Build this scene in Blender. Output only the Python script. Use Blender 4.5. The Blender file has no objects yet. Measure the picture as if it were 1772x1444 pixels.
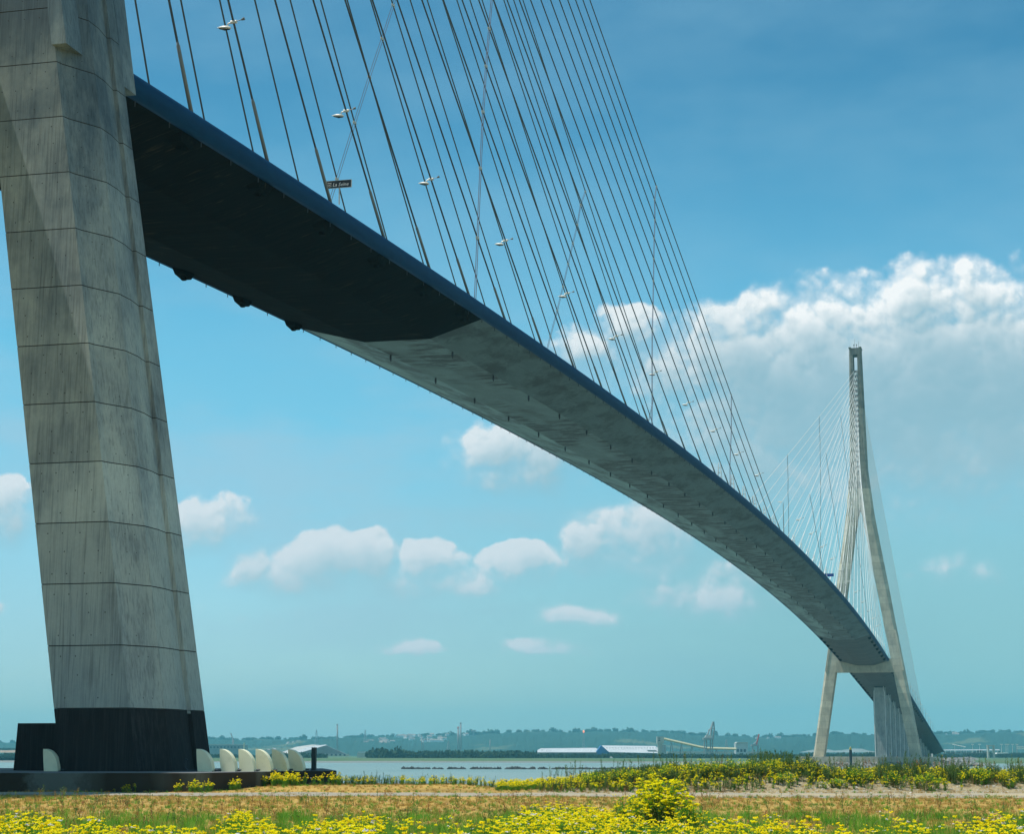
import bpy, bmesh, math, random
import numpy as np
from mathutils import Vector, Matrix, noise

S = bpy.context.scene
COL = S.collection
rnd = random.Random(7)

# ------------------------------------------------------------------ camera
F_PX, PITCH, YAW = 3366.87, 0.17200, 0.25049
CAM = Vector((-98.892, -69.147, 0.884))
ROLL = 0.00078
fwd = Vector((math.cos(PITCH)*math.cos(YAW), math.cos(PITCH)*math.sin(YAW), math.sin(PITCH)))
rt0 = Vector((math.sin(YAW), -math.cos(YAW), 0))
up0 = rt0.cross(fwd)
rt = rt0*math.cos(ROLL)+up0*math.sin(ROLL)
up = -rt0*math.sin(ROLL)+up0*math.cos(ROLL)
HD = Vector((math.cos(YAW), math.sin(YAW), 0))          # level heading
cam = bpy.data.cameras.new('camera')
camo = bpy.data.objects.new('camera', cam)
COL.objects.link(camo)
cam.sensor_width = 36.0
cam.lens = F_PX/1772*36
cam.clip_start, cam.clip_end = 0.5, 60000
camo.matrix_world = Matrix(((rt.x, up.x, -fwd.x, CAM.x), (rt.y, up.y, -fwd.y, CAM.y), (rt.z, up.z, -fwd.z, CAM.z), (0, 0, 0, 1)))
S.camera = camo

def ray(px, py):
    return (fwd*F_PX + rt*(px-886) - up*(py-722)).normalized()
def pt(px, py, D):
    """point at map distance D (along the level heading) seen in direction px,py"""
    d = ray(px, py)
    return CAM + d*(D/d.dot(HD))
def gp(px, D):
    p = pt(px, 1307, D)
    return p.x, p.y
def hz(py, D):
    return pt(886, py, D).z

# ------------------------------------------------------------------ light
SUN = Vector((-0.11, 0.375, 1.0)).normalized()
sun_el = math.asin(SUN.z)
sun_rot = math.atan2(SUN.x, SUN.y)
sl = bpy.data.lights.new('sun', 'SUN')
sl.energy = 4.9
sl.angle = math.radians(0.53)
sl.color = (1.0, 0.955, 0.87)
so = bpy.data.objects.new('sun', sl)
COL.objects.link(so)
so.location = (0, 0, 400)
so.rotation_euler = (-SUN).to_track_quat('-Z', 'Y').to_euler()

S.view_settings.view_transform = 'Standard'
S.view_settings.look = 'None'
S.view_settings.gamma = 1.0
S.view_settings.use_curve_mapping = False
S.view_settings.exposure = 0.0
S.cycles.max_bounces = 8
S.cycles.diffuse_bounces = 3
S.cycles.volume_bounces = 0
S.cycles.volume_step_rate = 5
S.cycles.use_denoising = True
S.cycles.sample_clamp_indirect = 4

# ------------------------------------------------------------------ node helpers
class NT:
    def __init__(s, tree): s.t = tree
    def n(s, typ, **kw):
        nd = s.t.nodes.new(typ)
        for k, v in kw.items(): setattr(nd, k, v)
        return nd
    def put(s, sock, v):
        if isinstance(v, bpy.types.NodeSocket): s.t.links.new(v, sock)
        elif v is not None:
            if hasattr(sock.default_value, '__len__') and not hasattr(v, '__len__'): v = (v,)*len(sock.default_value)
            if hasattr(v, '__len__') and len(sock.default_value) == 4 and len(v) == 3: v = (*v, 1)
            sock.default_value = v
    def m(s, op, a, b=None, c=None, clamp=False):
        nd = s.n('ShaderNodeMath', operation=op, use_clamp=clamp)
        s.put(nd.inputs[0], a); s.put(nd.inputs[1], b)
        if c is not None: s.put(nd.inputs[2], c)
        return nd.outputs[0]
    def v(s, op, a, b=None):
        nd = s.n('ShaderNodeVectorMath', operation=op)
        s.put(nd.inputs[0], a)
        if b is not None: s.put(nd.inputs[3 if op == 'SCALE' else 1], b)
        return nd.outputs['Value'] if op in ('LENGTH', 'DOT_PRODUCT') else nd.outputs[0]
    def noise(s, vec, scale, detail=4, rough=0.55, lac=2.0, out='Fac'):
        nd = s.n('ShaderNodeTexNoise')
        s.put(nd.inputs['Vector'], vec); s.put(nd.inputs['Scale'], scale); s.put(nd.inputs['Detail'], detail)
        s.put(nd.inputs['Roughness'], rough); s.put(nd.inputs['Lacunarity'], lac)
        return nd.outputs[out]
    def voro(s, vec, scale, feature='F1', out='Distance', rand=1.0):
        nd = s.n('ShaderNodeTexVoronoi', feature=feature)
        s.put(nd.inputs['Vector'], vec); s.put(nd.inputs['Scale'], scale); s.put(nd.inputs['Randomness'], rand)
        return nd.outputs[out]
    def mr(s, v, a, b, c=0.0, d=1.0, smooth=False):
        nd = s.n('ShaderNodeMapRange', interpolation_type='SMOOTHSTEP' if smooth else 'LINEAR')
        for k, x in enumerate((v, a, b, c, d)): s.put(nd.inputs[k], x)
        return nd.outputs[0]
    def mix(s, f, a, b, blend='MIX'):
        nd = s.n('ShaderNodeMix', data_type='RGBA', blend_type=blend)
        s.put(nd.inputs[0], f); s.put(nd.inputs[6], a); s.put(nd.inputs[7], b)
        return nd.outputs[2]
    def sep(s, v):
        nd = s.n('ShaderNodeSeparateXYZ'); s.put(nd.inputs[0], v); return nd.outputs
    def comb(s, x=0, y=0, z=0):
        nd = s.n('ShaderNodeCombineXYZ')
        for k, q in enumerate((x, y, z)): s.put(nd.inputs[k], q)
        return nd.outputs[0]
    def scale(s, v, sc):
        return s.v('MULTIPLY', v, sc)

# ------------------------------------------------------------------ world: daylight sky with cumulus
W = bpy.data.worlds.new('World')
S.world = W
W.use_nodes = True
wt = NT(W.node_tree)
W.node_tree.nodes.clear()

def azel(px, py):
    d = ray(px, py)
    return math.degrees(math.atan2(d.dot(rt0), d.dot(HD))), math.degrees(math.asin(d.z))

def cloud_group():
    g = bpy.data.node_groups.new('cloud_field', 'ShaderNodeTree')
    g.interface.new_socket('P', in_out='INPUT', socket_type='NodeSocketVector')
    g.interface.new_socket('F', in_out='OUTPUT', socket_type='NodeSocketFloat')
    t = NT(g)
    gi, go = t.n('NodeGroupInput'), t.n('NodeGroupOutput')
    P = gi.outputs[0]
    # billowing displacement of the az/el plane
    wob = t.noise(P, 0.62, 6, 0.52, out='Color')
    Q = t.v('ADD', P, t.v('MULTIPLY', t.v('SUBTRACT', wob, (0.5, 0.5, 0.5)), (1.25, 1.0, 0)))
    px2d = 1/58.5
    blobs = [  # px, py, rx, ry (photo pixels), strength
        (1690, 530, 62, 52, 1.1), (1640, 560, 70, 58, 1.0), (1560, 590, 80, 55, 1.0), (1500, 610, 70, 52, 1.0), (1720, 610, 60, 70, 1.0),
        (1405, 622, 40, 40, .9), (1330, 630, 58, 48, .9), (1450, 660, 110, 70, 1.0), (1225, 580, 50, 38, .8), (1090, 570, 66, 40, .75), (1010, 610, 80, 46, .6), (1130, 640, 110, 50, .5),
        (1500, 700, 260, 120, 1.7), (1660, 670, 180, 120, 1.7), (1290, 680, 150, 80, 1.0), (1790, 670, 120, 90, 1.5), (1430, 810, 280, 80, .9), (1680, 800, 240, 90, .95), (1600, 630, 130, 70, 1.5), (1480, 650, 110, 60, 1.5),
        (900, 795, 100, 62, 1.0), (778, 800, 34, 26, .45),
        (435, 985, 45, 34, 1.1), (500, 1000, 90, 34, 1.0), (560, 980, 62, 44, 1.2), (640, 975, 40, 40, 1.2), (745, 975, 48, 34, 1.15), (720, 1005, 150, 30, 1.0), (900, 980, 80, 28, .9),
        (1040, 935, 60, 48, 1.1), (1130, 935, 75, 62, 1.1), (1090, 965, 110, 36, 1.0), (1000, 1065, 66, 24, .75), (1210, 1035, 120, 42, .85), (1240, 1000, 50, 30, .55),
        (15, 890, 50, 55, .95), (370, 910, 66, 42, .9), (330, 930, 60, 30, .7), (720, 1120, 60, 22, .5), (960, 1120, 90, 22, .45),
        (1650, 990, 90, 34, .42), (500, 1060, 200, 30, .3),
        (2050, 620, 230, 150, 1.1), (-260, 930, 170, 60, 1.0), (-520, 880, 130, 90, 1.0), (2350, 900, 200, 60, .9), (-150, 1060, 160, 30, .7), (1980, 1060, 160, 30, .5)]
    cur = None
    for (px, py, rx, ry, st) in blobs:
        a, e = azel(px, py)
        d = t.v('MULTIPLY', t.v('SUBTRACT', Q, (a, e, 0)), (1/(rx*px2d*1.5), 1/(ry*px2d*1.5), 0))
        f = t.m('SUBTRACT', st, t.v('DOT_PRODUCT', d, d))
        if cur is None: cur = f
        else:
            nd = t.n('ShaderNodeMath', operation='SMOOTH_MAX')
            t.put(nd.inputs[0], cur); t.put(nd.inputs[1], f); nd.inputs[2].default_value = 0.12
            cur = nd.outputs[0]
    # scattered cumulus over the rest of the sky, unseen cover raised for fill light
    far = t.m('ABSOLUTE', t.sep(P)[0])
    w = t.mr(far, 24, 34, 0, 1)
    nz = t.noise(t.scale(P, (0.055, 0.13, 0)), 1.0, 6, 0.55)
    el = t.sep(P)[1]
    gen = t.m('MULTIPLY', t.m('MULTIPLY', t.mr(nz, 0.43, 0.62, -0.1, 1.3), w), t.mr(el, 60, 40, 0, 1))
    gen = t.m('SUBTRACT', gen, t.m('MULTIPLY', t.m('SUBTRACT', 1.0, w), 6.0))
    cur = t.m('MAXIMUM', cur, gen)
    # cauliflower billows at two sizes, a little ragged noise on top
    for sc, am in ((0.70, 0.62), (1.9, 0.25)):
        cur = t.m('ADD', cur, t.m('MULTIPLY', t.m('SUBTRACT', 0.50, t.voro(Q, sc, 'F1')), am))
    b2 = t.noise(P, 2.4, 6, 0.58)
    cur = t.m('ADD', cur, t.m('MULTIPLY', t.m('SUBTRACT', b2, 0.5), 0.36))
    cur = t.m('ADD', cur, 0.07)
    t.put(go.inputs[0], cur)
    return g

CG = cloud_group()
tc = wt.n('ShaderNodeTexCoord')
D = wt.v('NORMALIZE', tc.outputs['Generated'])
dr = wt.v('DOT_PRODUCT', D, tuple(rt0)); dh = wt.v('DOT_PRODUCT', D, tuple(HD)); dz = wt.sep(D)[2]
az = wt.m('MULTIPLY', wt.m('ARCTAN2', dr, dh), 57.29578)
el = wt.m('MULTIPLY', wt.m('ARCSINE', dz), 57.29578)
P = wt.comb(az, el, 0)
def field(p):
    nd = wt.n('ShaderNodeGroup', node_tree=CG); wt.put(nd.inputs[0], p); return nd.outputs[0]
F0 = field(P)
F1 = field(wt.v('ADD', P, (-0.18, 0.55, 0)))
dF = wt.m('SUBTRACT', F0, F1)
lit = wt.mr(dF, -0.42, 0.80, 0, 1, True)
F2 = field(wt.v('ADD', P, (-0.07, 0.17, 0)))
lit = wt.m('ADD', wt.m('MULTIPLY', lit, 0.62), wt.m('MULTIPLY', wt.mr(wt.m('SUBTRACT', F0, F2), -0.12, 0.28, 0, 1, True), 0.45), clamp=True)
lit = wt.m('MULTIPLY', lit, wt.mr(F0, 0.7, 1.8, 1.0, 0.12, True))
soft = wt.mr(dF, -0.15, 0.85, 1.7, 0.30)                     # hard upper edges, vague undersides
cover = wt.m('SMOOTH_MIN', wt.mr(wt.m('DIVIDE', wt.m('SUBTRACT', F0, 0.05), soft), 0, 1, 0, 1, True), 0.93, 0.05)
veil = wt.mr(wt.noise(wt.scale(P, (0.05, 0.12, 0)), 1.0, 5, 0.6), 0.40, 0.72, 0.0, 0.42)
lav = wt.mr(wt.noise(wt.scale(wt.v('ADD', P, (40, 7, 0)), (0.10, 0.30, 0)), 1.0, 6, 0.55), 0.44, 0.68, 0.0, 0.50, True)
lav = wt.m('MULTIPLY', lav, wt.mr(el, 17, 9, 0, 1, True))
sky = wt.n('ShaderNodeTexSky', sky_type='NISHITA', sun_disc=False)
sky.sun_elevation, sky.sun_rotation = sun_el, sun_rot
sky.air_density, sky.dust_density, sky.ozone_density, sky.altitude = 1.0, 0.6, 2.2, 0
tint = wt.mix(wt.mr(el, 1.5, 12, 0, 1, True), (1.12, 1.42, 1.55), (0.68, 1.50, 1.46))
tint = wt.mix(wt.mr(el, 11, 22, 0, 1, True), tint, (0.38, 1.03, 1.10))
base = wt.mix(1.0, sky.outputs[0], tint, 'MULTIPLY')
K = 10.0                                                    # background strength is 0.1
base = wt.mix(veil, base, tuple(K*c for c in (0.32, 0.58, 0.74)))
base = wt.mix(lav, base, tuple(K*c for c in (0.42, 0.61, 0.74)))
grey = wt.mix(wt.mr(el, 2, 13, 0, 1), tuple(K*c for c in (0.40, 0.63, 0.72)), tuple(K*c for c in (0.25, 0.46, 0.56)))
pk = wt.v('LENGTH', wt.v('MULTIPLY', wt.v('SUBTRACT', P, (*azel(1600, 575), 0)), (1/4.6, 1/2.2, 0)))
lit = wt.m('MULTIPLY', lit, wt.m('MAXIMUM', wt.mr(pk, 0.6, 1.5, 1.3, 0.82, True), 0.0), clamp=True)
cl = wt.mix(lit, grey, wt.mix(wt.mr(el, 3, 13, 0, 1), tuple(K*c for c in (0.76, 0.80, 0.86)), tuple(K*c for c in (1.02, 1.03, 1.02))))
base = wt.mix(wt.m('MULTIPLY', wt.mr(el, 12, 3, 0, 0.75, True), wt.mr(az, -8, 8, 0.15, 1.0)), base, tuple(K*c for c in (0.26, 0.54, 0.58)))
skyc = wt.mix(cover, base, cl)
bg = wt.n('ShaderNodeBackground')
wt.put(bg.inputs[0], skyc); bg.inputs[1].default_value = 0.1
ow = wt.n('ShaderNodeOutputWorld')
W.node_tree.links.new(bg.outputs[0], ow.inputs[0])
W.cycles.sampling_method = 'MANUAL'
W.cycles.sample_map_resolution = 512

# ------------------------------------------------------------------ object helpers
def tag(o, label=None, cat=None, group=None, kind=None):
    if label: o['label'] = label
    if cat: o['category'] = cat
    if group: o['group'] = group
    if kind: o['kind'] = kind
    return o
def mesh_data(name, V, Fc, mats, smooth=False, mi=None):
    me = bpy.data.meshes.new(name)
    me.from_pydata([tuple(v) for v in V], [], [tuple(f) for f in Fc])
    for m in (mats if isinstance(mats, (list, tuple)) else [mats]): me.materials.append(m)
    if mi is not None: me.polygons.foreach_set('material_index', mi)
    if smooth: me.polygons.foreach_set('use_smooth', [True]*len(me.polygons))
    me.update()
    return me
def link(name, me, parent=None, loc=None, rot=None, scale=None):
    o = bpy.data.objects.new(name, me)
    COL.objects.link(o)
    if parent: o.parent = parent
    if loc is not None: o.location = loc
    if rot is not None: o.rotation_euler = rot
    if scale is not None: o.scale = scale
    return o
def empty(name, loc=(0, 0, 0), rz=0):
    return link(name, None, None, loc, (0, 0, rz))
class MB:
    """collects primitive shapes of one mesh"""
    def __init__(s): s.V, s.F, s.M = [], [], []
    def add(s, V, Fc, mi=0):
        b = len(s.V); s.V += [tuple(v) for v in V]; s.F += [tuple(i+b for i in f) for f in Fc]; s.M += [mi]*len(Fc); return s
    def box(s, x0, x1, y0, y1, z0, z1, mi=0):
        V = [(x, y, z) for z in (z0, z1) for (x, y) in ((x0, y0), (x1, y0), (x1, y1), (x0, y1))]
        return s.add(V, [(3, 2, 1, 0), (4, 5, 6, 7), (0, 1, 5, 4), (1, 2, 6, 5), (2, 3, 7, 6), (3, 0, 4, 7)], mi)
    def tube(s, pts, r, n=6, mi=0, caps=True):
        pts = [Vector(p) for p in pts]
        rr = r if hasattr(r, '__len__') else [r]*len(pts)
        V, Fc = [], []
        for i, p in enumerate(pts):
            d = (pts[min(i+1, len(pts)-1)]-pts[max(i-1, 0)]).normalized()
            a = d.cross(Vector((0, 0, 1)) if abs(d.z) < 0.95 else Vector((1, 0, 0))).normalized(); b = d.cross(a)
            for k in range(n):
                t = 2*math.pi*k/n
                V.append(p+(a*math.cos(t)+b*math.sin(t))*rr[i])
        for i in range(len(pts)-1):
            for k in range(n):
                Fc.append((i*n+k, i*n+(k+1) % n, (i+1)*n+(k+1) % n, (i+1)*n+k))
        if caps:
            Fc.append(tuple(range(n))[::-1]); Fc.append(tuple((len(pts)-1)*n+k for k in range(n)))
        return s.add(V, Fc, mi)
    def prism(s, ring, z0, z1, mi=0):
        n = len(ring)
        V = [(x, y, z0) for x, y in ring]+[(x, y, z1) for x, y in ring]
        Fc = [tuple(range(n))[::-1], tuple(range(n, 2*n))]+[(k, (k+1) % n, n+(k+1) % n, n+k) for k in range(n)]
        return s.add(V, Fc, mi)
    def loft(s, rings, mi=0, caps=True):
        n = len(rings[0]); V = [v for r in rings for v in r]; Fc = []
        for i in range(len(rings)-1):
            for k in range(n):
                Fc.append((i*n+k, i*n+(k+1) % n, (i+1)*n+(k+1) % n, (i+1)*n+k))
        if caps: Fc += [tuple(range(n))[::-1], tuple((len(rings)-1)*n+k for k in range(n))]
        return s.add(V, Fc, mi)
    def me(s, name, mats, smooth=False): return mesh_data(name, s.V, s.F, mats, smooth, s.M)
    def o(s, name, mats, parent=None, smooth=False, loc=None, rot=None):
        return link(name, s.me(name, mats, smooth), parent, loc, rot)
def fixn(me):
    bm = bmesh.new(); bm.from_mesh(me); bmesh.ops.recalc_face_normals(bm, faces=bm.faces); bm.to_mesh(me); bm.free(); return me

# ------------------------------------------------------------------ materials
def mat(name, col=(0.5, 0.5, 0.5), rough=0.7, metal=0.0, spec=0.5, fn=None, bump=None):
    m = bpy.data.materials.new(name); m.use_nodes = True
    t = NT(m.node_tree); b = m.node_tree.nodes['Principled BSDF']
    b.inputs['Roughness'].default_value = rough; b.inputs['Metallic'].default_value = metal
    b.inputs['Specular IOR Level'].default_value = spec
    t.put(b.inputs['Base Color'], fn(t) if fn else col)
    if bump:
        h, st, dist = bump(t)
        bn = t.n('ShaderNodeBump'); t.put(bn.inputs['Height'], h); bn.inputs['Strength'].default_value = st; bn.inputs['Distance'].default_value = dist
        m.node_tree.links.new(bn.outputs[0], b.inputs['Normal'])
    return m
def opos(t): return t.n('ShaderNodeTexCoord').outputs['Object']
def wpos(t): return t.n('ShaderNodeNewGeometry').outputs['Position']
def orand(t): return t.n('ShaderNodeObjectInfo').outputs['Random']

def concrete_fn(c1, c2, streak=0.5, dark=(0.045, 0.055, 0.065), per=0.12, upper=None):
    def fn(t):
        p = wpos(t)
        st = t.noise(t.scale(p, (5.0, 5.0, 0.10)), 1.0, 6, 0.72)
        st2 = t.noise(t.scale(p, (9, 9, 0.25)), 1.0, 3, 0.6)
        bl = t.noise(t.scale(p, (0.35, 0.35, 0.22)), 1.0, 6, 0.62)
        fi = t.noise(p, 5.0, 6, 0.7)
        c = t.mix(t.mr(bl, 0.35, 0.65), c1, c2)
        c = t.mix(t.m('MULTIPLY', t.mr(t.m('MULTIPLY', st, t.m('ADD', bl, 0.55)), 0.50, 0.72), streak), c, dark)
        c = t.mix(t.m('MULTIPLY', t.mr(st2, 0.52, 0.66), 0.34), c, dark)
        c = t.mix(t.m('MULTIPLY', t.mr(fi, 0.35, 0.7), 0.25), c, tuple(0.6*x for x in c1))
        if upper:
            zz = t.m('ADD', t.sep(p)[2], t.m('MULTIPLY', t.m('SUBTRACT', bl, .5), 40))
            c = t.mix(t.mr(zz, 12, 42, 0, 1), c, t.mix(1.0, c, upper, 'MULTIPLY'))  # higher lifts darker and bluer: weathering plus shade put into the colour
        r = t.mr(orand(t), 0, 1, 1-per, 1+per)
        return t.mix(1.0, c, t.comb(r, r, r), 'MULTIPLY')
    return fn
def cbump(t):
    p = wpos(t)
    return t.m('ADD', t.noise(t.scale(p, (7, 7, 0.12)), 1.0, 3, 0.6), t.m('MULTIPLY', t.noise(p, 14, 5, 0.6), 0.6)), 0.35, 0.02
M = {}
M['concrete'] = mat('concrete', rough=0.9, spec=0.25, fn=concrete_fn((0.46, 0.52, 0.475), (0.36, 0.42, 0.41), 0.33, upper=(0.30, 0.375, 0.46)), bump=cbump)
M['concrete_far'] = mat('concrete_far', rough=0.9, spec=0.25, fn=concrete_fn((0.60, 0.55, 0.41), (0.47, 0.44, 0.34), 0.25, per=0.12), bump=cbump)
M['concrete_mast'] = mat('concrete_mast', rough=0.9, spec=0.2, fn=concrete_fn((0.26, 0.245, 0.19), (0.17, 0.17, 0.145), 0.5, per=0.14), bump=cbump)
M['concrete_stem'] = mat('concrete_stem', rough=0.9, spec=0.2, fn=concrete_fn((0.38, 0.36, 0.28), (0.28, 0.27, 0.22), 0.4, per=0.16), bump=cbump)
M['concrete_pier'] = mat('concrete_pier', rough=0.9, spec=0.25, fn=concrete_fn((0.40, 0.43, 0.40), (0.31, 0.34, 0.33), 0.45, per=0.1), bump=cbump)
M['black_concrete'] = mat('black_concrete', rough=0.9, spec=0.12, fn=concrete_fn((0.030, 0.030, 0.030), (0.017, 0.018, 0.021), 0.55, dark=(0.062, 0.064, 0.062)), bump=cbump)
def plat_fn(t):
    p = wpos(t)
    bl = t.noise(t.scale(p, (0.16, 0.16, 0.05)), 1.0, 3, 0.5)
    c = t.mix(t.mr(bl, 0.50, 0.56), (0.045, 0.036, 0.026), (0.11, 0.115, 0.10))
    st = t.noise(t.scale(p, (1.5, 1.5, 0.2)), 1.0, 5, 0.7)
    c = t.mix(t.m('MULTIPLY', t.mr(st, 0.45, 0.7), 0.5), c, (0.05, 0.045, 0.042))
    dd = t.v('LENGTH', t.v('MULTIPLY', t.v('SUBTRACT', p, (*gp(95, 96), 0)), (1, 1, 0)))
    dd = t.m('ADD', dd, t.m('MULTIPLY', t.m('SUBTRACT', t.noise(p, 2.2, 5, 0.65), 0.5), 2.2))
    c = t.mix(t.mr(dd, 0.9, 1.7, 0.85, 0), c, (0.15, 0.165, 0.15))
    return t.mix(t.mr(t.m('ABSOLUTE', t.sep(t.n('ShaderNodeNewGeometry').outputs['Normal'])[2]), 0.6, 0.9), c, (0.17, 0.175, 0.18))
M['platform'] = mat('platform', rough=0.95, spec=0.1, fn=plat_fn, bump=cbump)
M['joint'] = mat('joint_dirt', (0.035, 0.038, 0.038), 0.95)  # groove darkness put into the colour, used for the flat tie-hole discs too

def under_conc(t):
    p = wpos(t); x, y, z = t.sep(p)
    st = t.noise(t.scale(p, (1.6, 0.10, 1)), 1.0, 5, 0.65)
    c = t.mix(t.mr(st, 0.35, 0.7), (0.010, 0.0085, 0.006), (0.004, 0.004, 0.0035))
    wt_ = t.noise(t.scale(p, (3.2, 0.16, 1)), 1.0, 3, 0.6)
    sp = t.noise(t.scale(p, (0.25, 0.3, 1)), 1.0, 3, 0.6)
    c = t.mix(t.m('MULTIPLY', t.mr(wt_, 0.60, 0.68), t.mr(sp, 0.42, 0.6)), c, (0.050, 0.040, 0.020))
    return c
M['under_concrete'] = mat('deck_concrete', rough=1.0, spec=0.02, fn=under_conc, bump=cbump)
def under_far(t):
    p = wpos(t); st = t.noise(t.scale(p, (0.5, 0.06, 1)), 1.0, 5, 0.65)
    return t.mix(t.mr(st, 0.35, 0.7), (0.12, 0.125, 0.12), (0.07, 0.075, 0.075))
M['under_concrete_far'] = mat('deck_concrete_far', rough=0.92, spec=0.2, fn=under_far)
def under_steel(t):
    p = wpos(t); x, y, z = t.sep(p)
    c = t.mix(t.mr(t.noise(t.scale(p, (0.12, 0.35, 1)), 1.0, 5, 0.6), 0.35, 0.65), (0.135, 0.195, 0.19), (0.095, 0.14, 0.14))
    c = t.mix(t.mr(y, -4.9, -4.6, 1, 0), c, t.mix(1.0, c, (0.72, 0.72, 0.72), 'MULTIPLY'))  # near sloped web darkened: its dimmer light is put into the colour
    c = t.mix(t.mr(y, 3.2, 3.5, 0, 1), c, t.mix(1.0, c, (1.45, 1.45, 1.45), 'MULTIPLY'))  # far sloped web lightened: brighter light on that side painted in
    # grime: transverse dashes on the flat bottom, smudges on the sloped webs
    flat = t.m('MULTIPLY', t.mr(t.m('ABSOLUTE', t.m('ADD', y, 0.6)), 3.9, 4.2, 1, 0), 1.0)
    da = t.noise(t.scale(p, (0.62, 0.16, 0.0)), 1.0, 6, 0.72)
    ar = t.noise(t.scale(p, (0.028, 0.10, 0.0)), 1.0, 2, 0.5)
    dash = t.m('MULTIPLY', t.mr(da, 0.46, 0.52), t.mr(t.m('ADD', ar, t.mr(x, 120, 300, -0.05, 0.10)), 0.46, 0.53))
    sm = t.noise(t.scale(t.v('ADD', p, t.scale(t.noise(p, 0.4, 3, out='Color'), (3, 3, 0))), (0.075, 0.22, 0.0)), 1.0, 8, 0.68)
    smg = t.m('MULTIPLY', t.mr(sm, 0.47, 0.60), 0.8)
    c = t.mix(t.m('ADD', t.m('MULTIPLY', dash, t.m('MULTIPLY', flat, 0.95)), t.m('MULTIPLY', smg, t.mr(flat, 0, 1, 1, 0.25)), clamp=True), c, (0.018, 0.022, 0.02))
    # plate seams
    for yy in (-8.1, -4.72, -0.7, 3.38, 7.4):
        ln = t.mr(t.m('ABSOLUTE', t.m('SUBTRACT', y, yy)), 0.02, 0.05, 0.6, 0)
        c = t.mix(ln, c, (0.05, 0.055, 0.055))
    fr = t.m('ABSOLUTE', t.m('SUBTRACT', t.m('FRACT', t.m('DIVIDE', x, 3.87)), 0.5))
    c = t.mix(t.mr(fr, 0.004, 0.010, 0.22, 0), c, (0.05, 0.055, 0.055))
    return c
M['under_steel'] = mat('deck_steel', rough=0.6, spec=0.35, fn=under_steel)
M['road'] = mat('deck_asphalt', (0.05, 0.05, 0.05), 0.9)
def blue_fn(t):
    p = wpos(t); n_ = t.noise(t.scale(p, (0.6, 3, 3)), 1.0, 4, 0.6)
    return t.mix(t.mr(n_, 0.35, 0.7), (0.0004, 0.033, 0.095), (0.0008, 0.044, 0.12))
M['blue'] = mat('blue_paint', rough=0.6, spec=0.08, fn=blue_fn)
M['dark_metal'] = mat('dark_metal', (0.03, 0.04, 0.05), 0.6)
M['cable'] = mat('cable_sheath_shaded', (0.06, 0.066, 0.068), 0.5, spec=0.4)  # near stays: white sheath coloured as its shaded underside
M['cable_far'] = mat('cable_white', (0.72, 0.72, 0.68), 0.5, spec=0.4)  # same sheath in its sunlit white, for the far stays
M['rope'] = mat('tie_rope', (0.12, 0.13, 0.17), 0.6)
M['clamp'] = mat('clamp_metal', (0.5, 0.5, 0.45), 0.45)
M['socket'] = mat('socket_metal', (0.20, 0.21, 0.20), 0.5)
def grime(c, d, sc=3.0, lo=0.5, hi=0.75):
    return lambda t: t.mix(t.m('MULTIPLY', t.mr(t.noise(wpos(t), sc, 5, 0.65), lo, hi), 0.6), c, d)
M['lamp_white'] = mat('lamp_white', rough=0.35, fn=grime((0.78, 0.76, 0.68), (0.45, 0.43, 0.38)))
M['glass_dark'] = mat('lamp_glass', (0.04, 0.05, 0.06), 0.15)
M['fin'] = mat('cream_paint', rough=0.55, fn=grime((0.84, 0.82, 0.58), (0.62, 0.60, 0.40), 1.6))
M['white'] = mat('white_paint', rough=0.5, fn=grime((0.78, 0.78, 0.74), (0.5, 0.5, 0.46), 1.5))
M['sign_black'] = mat('sign_face', (0.006, 0.008, 0.010), 0.5)
M['sign_blue'] = mat('sign_blue', (0.01, 0.03, 0.25), 0.5)
M['post'] = mat('dark_post', rough=0.6, fn=grime((0.018, 0.035, 0.038), (0.04, 0.05, 0.05), 5))
M['yellow'] = mat('yellow_paint', (0.65, 0.5, 0.03), 0.5)
M['red'] = mat('red_paint', (0.45, 0.06, 0.04), 0.5)

# ------------------------------------------------------------------ profile of the bridge
ZE, KC = 46.70, 12.60
def zd(x):
    if x <= 0: return ZE + x*0.0589
    if x < 856: return ZE + KC*(1-((x-428)/428)**2)
    return ZE - (x-856)*0.0608
HB = 0.74  # flat-bottom centre is slightly off the axis

# ------------------------------------------------------------------ bridge deck
deck = empty('bridge_deck', (0, 0, 0))
tag(deck, 'long curving bridge deck with grey underside and blue rounded edge', 'bridge deck')
ssec = [(-10.95, -1.72), (-4.72, -3.72), (3.38, -3.72), (10.95, -1.72), (10.95, -0.35), (0, -0.18), (-10.95, -0.35)]
def segment(x0, x1, ms, gap=0.03):
    mb = MB(); rings = []
    for x, ins in ((x0+0.004, 0.05), (x0+gap, 0.0), ((x0+x1)/2, 0), (x1-gap, 0.0), (x1-0.004, 0.05)):
        rings.append([(x, y*(1-ins/11), zd(x)+z+(ins if z < -1 else -ins)) for y, z in ssec])
    mb.loft(rings)
    mb.M = [0]*len(mb.M)
    me = fixn(mb.me('deck_segment', [ms]))
    return link('deck_segment', me, deck)
xs_ = [-390+15.55*i for i in range(26)]
xs_ = [x for x in xs_ if x < -1]+[0]
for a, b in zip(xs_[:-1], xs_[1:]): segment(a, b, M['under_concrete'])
cx = [0]+[15.55*j-7.8 for j in range(2, 8)]+[114.3]
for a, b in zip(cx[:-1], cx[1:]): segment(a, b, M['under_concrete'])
nst = 32; L_ = (738-114.3)/nst
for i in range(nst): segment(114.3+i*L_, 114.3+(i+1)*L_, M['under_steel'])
nx = 738
while nx < 1540:
    segment(nx, min(nx+16.4, 1560), M['under_concrete_far']); nx += 16.4
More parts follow.
